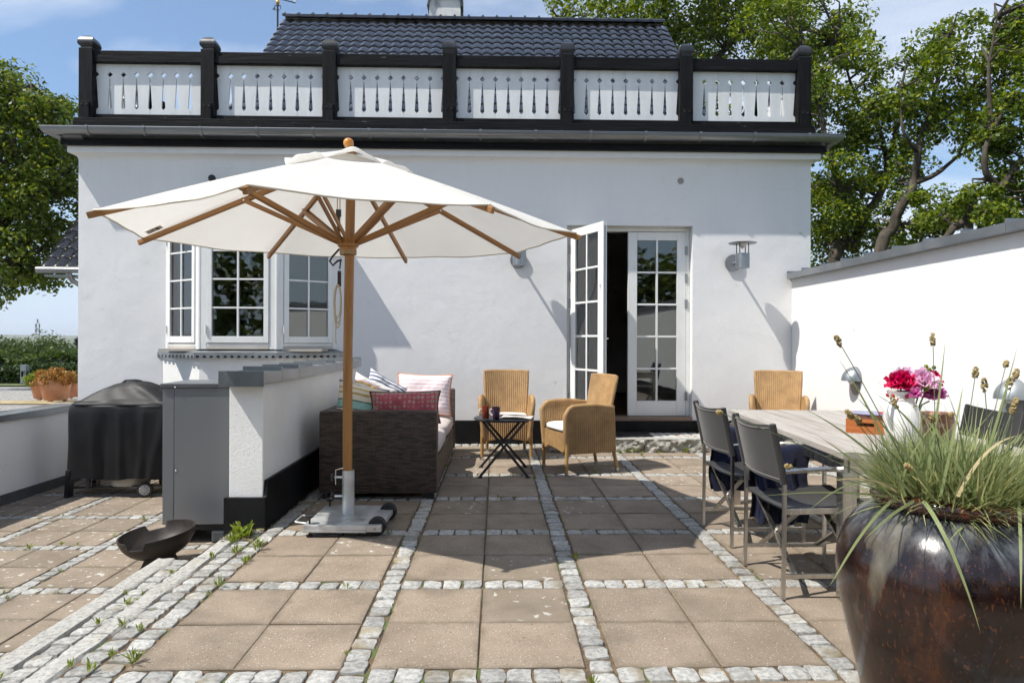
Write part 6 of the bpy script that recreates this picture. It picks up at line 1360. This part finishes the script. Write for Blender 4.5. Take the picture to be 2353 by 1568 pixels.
# far garden, left
def bush(name,label,cat,c,rr,n,m,seed,per=160,size=(.1,.22),cr=(.3,.6),group=None,trunk=True):
    rg=random.Random(seed); base_=Vector((c[0],c[1],c[2]-rr[2]-.8)); o=thing(name,label,cat,tuple(base_),0,group); cs=[];rs=[]
    for k in range(n):
        d=Vector((rg.gauss(0,1),rg.gauss(0,1),rg.gauss(0,1))).normalized()*rg.uniform(.55,1.); cs.append((c[0]+d.x*rr[0],c[1]+d.y*rr[1],c[2]+d.z*rr[2])); rs.append(rg.uniform(*cr))
    b=MB(); limb(b,[tuple(base_),(c[0],c[1],c[2]-rr[2]*.4),(c[0],c[1],c[2]+rr[2]*.5)],.16*min(1,rr[2]/2),.04,7)
    P(o,b,'trunk',M['bark'],smooth=60); q=leafcloud('crown',cs,rs,per,size,m,o,seed); q.location=-base_; return o
bush('broadleaf_tree','pale green broadleaf tree beyond the hedge under the mast','tree',(-36.0,52,-1.0),(3.2,2.5,2.6),70,M['hedge2'],31,200,(.14,.3),(.6,1.2),'trees in the valley beyond the hedge')
bush('broadleaf_tree','green broadleaf tree in the valley touching the house corner','tree',(-32.6,50,-1.3),(2.2,2.,2.5),50,M['hedge2'],32,200,(.14,.3),(.6,1.1),'trees in the valley beyond the hedge')
bush('conifer_tree','dark green conifer left of the pale broadleaf trees','tree',(-39.6,54,-1.6),(1.5,1.5,3.3),46,M['conifer'],33,150,(.2,.45),(.5,.9),'trees in the valley beyond the hedge')
bush('conifer_tree','pointed dark conifer tip next to the house corner','tree',(-33.6,56,-1.0),(.9,.9,3.4),30,M['conifer'],34,150,(.2,.4),(.3,.7),'trees in the valley beyond the hedge')
bush('willow_tree','pale grey green willow at the left picture edge beyond the hedge','tree',(-37.0,48,-2.4),(1.6,1.6,2.6),34,M['willow'],35,150,(.2,.45),(.5,.9),'trees in the valley beyond the hedge')
def hedge(label,x0,x1,y0,y1,z0,z1,m,seed,n,size,wob=.06):
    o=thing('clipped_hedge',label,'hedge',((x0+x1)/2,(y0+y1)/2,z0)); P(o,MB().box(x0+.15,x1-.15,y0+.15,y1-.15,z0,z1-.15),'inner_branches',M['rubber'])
    rg=np.random.default_rng(seed); c=np.stack([rg.uniform(x0,x1,n),rg.uniform(y0,y1,n),rg.uniform(z0,z1,n)],1); f=rg.integers(0,3,n); c[f==0,1]=y0+rg.uniform(0,.12,(f==0).sum()); c[f==1,2]=z1-rg.uniform(0,.12,(f==1).sum()); c[:,2]+=wob*np.sin(c[:,0]*2.3+seed)*(c[:,2]>z1-.3)
    q=leafcloud('foliage',c,np.full(n,.16),10,size,m,o,seed); q.location=-Vector(o.location)
hedge('dark clipped hedge behind the bollard light',-21,-11.5,21.6,22.8,-.35,.38,M['hedge'],41,2400,(.06,.14)); hedge('looser sunlit hedge rising behind the clipped one',-27,-14,27,29,-.6,.62,M['hedge2'],42,2600,(.10,.22),.18)
bl=thing('bollard_light','grey rectangular bollard light in front of the clipped hedge','bollard',W_(57,889,20))
MB().box(-.08,.08,-.08,.08,0,.30).build('post',M['zinc'],bl,bevel=.004); MB().box(-.08,.08,-.08,.08,.48,.66).build('head',M['zinc'],bl,bevel=.004)
for (x,y) in ((-.07,-.07),(.07,-.07),(-.07,.07),(.07,.07)): MB().box(x-.01,x+.01,y-.01,y+.01,.3005,.4795).build('corner_bar',M['zinc'],bl)
MB().lathe([(.05,.3005),(.02,.39),(.05,.4795)],12).build('reflector',M['zinc'],bl,smooth=40)
mast=thing('radio_mast','distant lattice radio mast above the treetops','mast',W_(88,784,420))
mz=0; hM=14.5; b=MB()
for (x,y) in ((-1,-.6),(1,-.6),(0,1)): MB().tube([(x,y,-12),(x*.8,y*.8,hM-3.)],.16,5).build('leg',M['zinc'],mast)
for k in range(12): MB().bar((-1,-.6,k*1.0),(1,-.6,k*1.0+1),.1,.1).build('brace',M['zinc'],mast)
for (x,z) in ((-1.1,8.5),(1.1,8.5),(-1.1,5.5),(1.1,5.5),(0,11.5)): MB().box(x-.25,x+.25,-.9,-.4,z,z+2.3).build('antenna',M['dark_grey'],mast)

# ---- terracotta pots on the drive edge
def tpot(x,y,r,h,label,seed,leafy,m):
    z=gz(y)+.016; o=thing('terracotta_pot',label,'flower pot',(x,y,z),0,'terracotta pots by the drive')
    MB().lathe([(0,.02),(r*.66,.02),(r*.69,.03),(r*.93,h*.82),(r,h*.83),(r*1.03,h*.9),(r*1.0,h),(r*.9,h),(r*.88,h*.85),(0,h*.82)],40).build('pot',M['terracotta'],o,smooth=40)
    for k in range(3):
        a=R(30+120*k); MB().box(r*.55*math.cos(a)-.02,r*.55*math.cos(a)+.02,r*.55*math.sin(a)-.02,r*.55*math.sin(a)+.02,0,.0195).build('foot',M['terracotta'],o)
    s=thing('pot_shrub',leafy,'shrub',(x,y,z+h*.83),0,'shrubs in the terracotta pots'); rg=random.Random(seed); cs=[];rs=[]
    for k in range(90):
        a=rg.uniform(0,6.28); q=r*1.2*math.sqrt(rg.random()); zz=rg.uniform(.03,.17)*(1.25-.5*q/r); cs.append((q*math.cos(a),q*math.sin(a),zz)); rs.append(rg.uniform(.035,.06))
    leafcloud('leaf_mass',cs,rs,60,(.018,.034),m,s,seed,1.,.5)['kind']='stuff'
    b=MB()
    for c in cs[:16]: b.tube([(c[0]*.2,c[1]*.2,0),(c[0]*.7,c[1]*.7,c[2]*.6),c],.004,4)
    b.build('stems',M['bark'],s)
tpot(-5.81,8.95,.195,.285,'large terracotta pot on feet beside the house corner',51,'orange and yellow leaved shrub in the large terracotta pot',M['shrub'])
tpot(-6.33,9.5,.17,.25,'smaller terracotta pot half behind the large one',52,'yellow green shrub in the smaller terracotta pot',M['weed'])
tpot(-6.26,10.06,.16,.24,'weathered terracotta pot cut off by the house corner',53,'leafy green plant in the weathered pot by the house corner',M['hedge2'])

# ---- weeds in the joints
def weed_mesh(seed,n,h,w):
    rg=random.Random(seed); V=[];F=[]
    for i in range(n):
        a=rg.uniform(0,6.28); ti=rg.uniform(.15,1.0); L_=h*rg.uniform(.5,1.); d=Vector((math.cos(a)*math.sin(ti),math.sin(a)*math.sin(ti),math.cos(ti))); s=Vector((-math.sin(a),math.cos(a),0))*w*rg.uniform(.6,1.1); o=Vector((rg.uniform(-.01,.01),rg.uniform(-.01,.01),rg.uniform(0,h*.25))); k=len(V)
        dr=Vector((0,0,-.25*L_)); V+=[tuple(o),tuple(o+d*L_*.5+s),tuple(o+d*L_+dr*.5),tuple(o+d*L_*.5-s)]; F.append((k,k+1,k+2,k+3))
    return fastmesh('weed',V,F,M['weed'])
WM=[weed_mesh(i,9+3*i,.035+.008*i,.0035) for i in range(5)]
random.seed(77); WG='small weeds in the paving joints'
def weed(x,y,z,k=None,s=1.):
    WL=('small green weed on the lower terrace near the grill' if z<-.3 else 'small green weed on the step between the two kerbs' if z<-.1 else 'small green weed at the foot of the granite door step' if y>7.6 else 'small green weed among the double row of setts along the terrace edge' if x<-1.4 else 'tiny green weed in a sett band of the main terrace')
    o=link('weed',WM[k if k is not None else random.randrange(5)],None,None,(x,y,z-.004),(0,0,random.uniform(0,6.28))); o.scale=(s,s,s*random.uniform(.8,1.5)); tag(o,WL,'weed',WG)
for k in range(20): weed(random.choice((-1.663,-1.553,-1.44))+random.uniform(-.01,.01),random.uniform(2.0,4.5),0,s=random.uniform(.7,1.6))
for k in range(16): weed(random.choice((-2.19,-2.09,-1.99))+random.uniform(-.01,.01),random.uniform(2.2,4.4),-.225,s=random.uniform(.8,1.7))
for k in range(26): weed(random.choice(LX)+random.choice((-.056,.056)),random.uniform(4.2,7.2),-.44,s=random.uniform(.6,1.3)) if k%2 else weed(random.uniform(-4.9,-2.4),random.choice(LY[2:])+random.choice((-.056,.056)),-.44,s=random.uniform(.6,1.3))
for k in range(30): weed(random.choice(CX0[:4])+random.choice((-.057,.057)),random.uniform(2.4,7.2),0,s=random.uniform(.4,.9)) if k%2 else weed(random.uniform(-1.3,3.0),random.choice(RY[2:])+random.choice((-.057,.057)),0,s=random.uniform(.4,.9))
for k in range(10): weed(random.uniform(1.3,2.55),7.68,0,s=random.uniform(.8,1.8))
big=thing('dandelion_clump','leafy dandelion clump growing at the foot of the wall pillar','weed',(-1.655,4.42,0))
rg=random.Random(9); V=[];F=[]
for i in range(34):
    a=rg.uniform(0,6.28); ti=rg.uniform(.1,1.2); L_=rg.uniform(.07,.17); d=Vector((math.cos(a)*math.sin(ti),math.sin(a)*math.sin(ti),math.cos(ti))); s=Vector((-math.sin(a),math.cos(a),0)); o=Vector((rg.uniform(-.05,.05),rg.uniform(-.06,.06),0)); n0=len(V)
    for j in range(6):
        t=j/5; w_=.017*math.sin(PI*(.08+.9*t))*(.65 if j%2 else 1.1); p=o+d*L_*t+Vector((0,0,-.35*L_*t*t)); V+=[tuple(p-s*w_),tuple(p+s*w_)]
    F+=[(n0+2*j,n0+2*j+1,n0+2*j+3,n0+2*j+2) for j in range(5)]
link('leaf_rosette',fastmesh('leaf_rosette',V,F,M['weed'],True),None,big)
leafcloud('moss',[(rg.uniform(-.09,.09),rg.uniform(-.14,.12),.008) for _ in range(40)],[.03]*40,14,(.008,.016),leafmat('moss_leaves',(.08,.07,.02),(.13,.11,.03),(.17,.08,.04),.2),big,5,.4)['kind']='stuff'

# ---- hedge and beech behind the viewer, seen in the window glass
tree('beech_tree','beech behind the viewer, mirrored in the bay window glass',[([(-4,-16,-1),(-4,-16,3),(-4.2,-16,7)],.3,.1)],[((-4,-16,6),(3.2,2.5,2.6),60),((-7,-17,5),(2.5,2,2.5),36)],M['beech'],61,per=90,size=(.2,.35),cr=(.6,1.))
hedge('tall dark hedge behind the viewer, mirrored in the door glass',-9,9,-12.5,-11.3,-.8,1.9,M['hedge'],62,1500,(.14,.26))
for i,(x,y,z,rx,rz) in enumerate(((-9.5,-17,3.4,3.0,3.4),(-14,-15,3.6,3.,3.6),(4.6,-16,3.6,3.2,3.6),(9.6,-15,3.2,2.8,3.2),(0.3,-19,3.4,3,3.6))):  # unseen trees added so the window panes reflect something darker than sky
    bush('pane_darkening_tree',('unseen tree added behind the viewer to darken the left bay pane','unseen tree added behind the viewer to darken the glass, farthest to the left','unseen tree added behind the viewer to darken the closed door leaf glass','unseen tree added behind the viewer to darken the glass, farthest to the right','unseen tree added behind the viewer to darken the glass, in the middle')[i],'tree',(x,y,z),(rx,2.2,rz),50,M['beech'],70+i,45,(.3,.6),(.7,1.3),'trees added behind the viewer to darken the glass')
# ---- summer air: thin even haze round the whole place
hb=MB().box(-5200,5200,-5200,5200,-40,60); hv=hb.build('haze',None)
hm_=bpy.data.materials.new('haze'); hm_.use_nodes=True; hn=hm_.node_tree; hn.nodes.clear(); ho=hn.nodes.new('ShaderNodeOutputMaterial'); pv=hn.nodes.new('ShaderNodeVolumePrincipled'); pv.inputs['Color'].default_value=(.82,.88,.96,1); pv.inputs['Density'].default_value=.00022; pv.inputs['Anisotropy'].default_value=.2; hn.links.new(pv.outputs[0],ho.inputs['Volume'])
hv.data.materials.append(hm_); tag(hv,kind='stuff',label='thin pale summer haze over the distant hills')
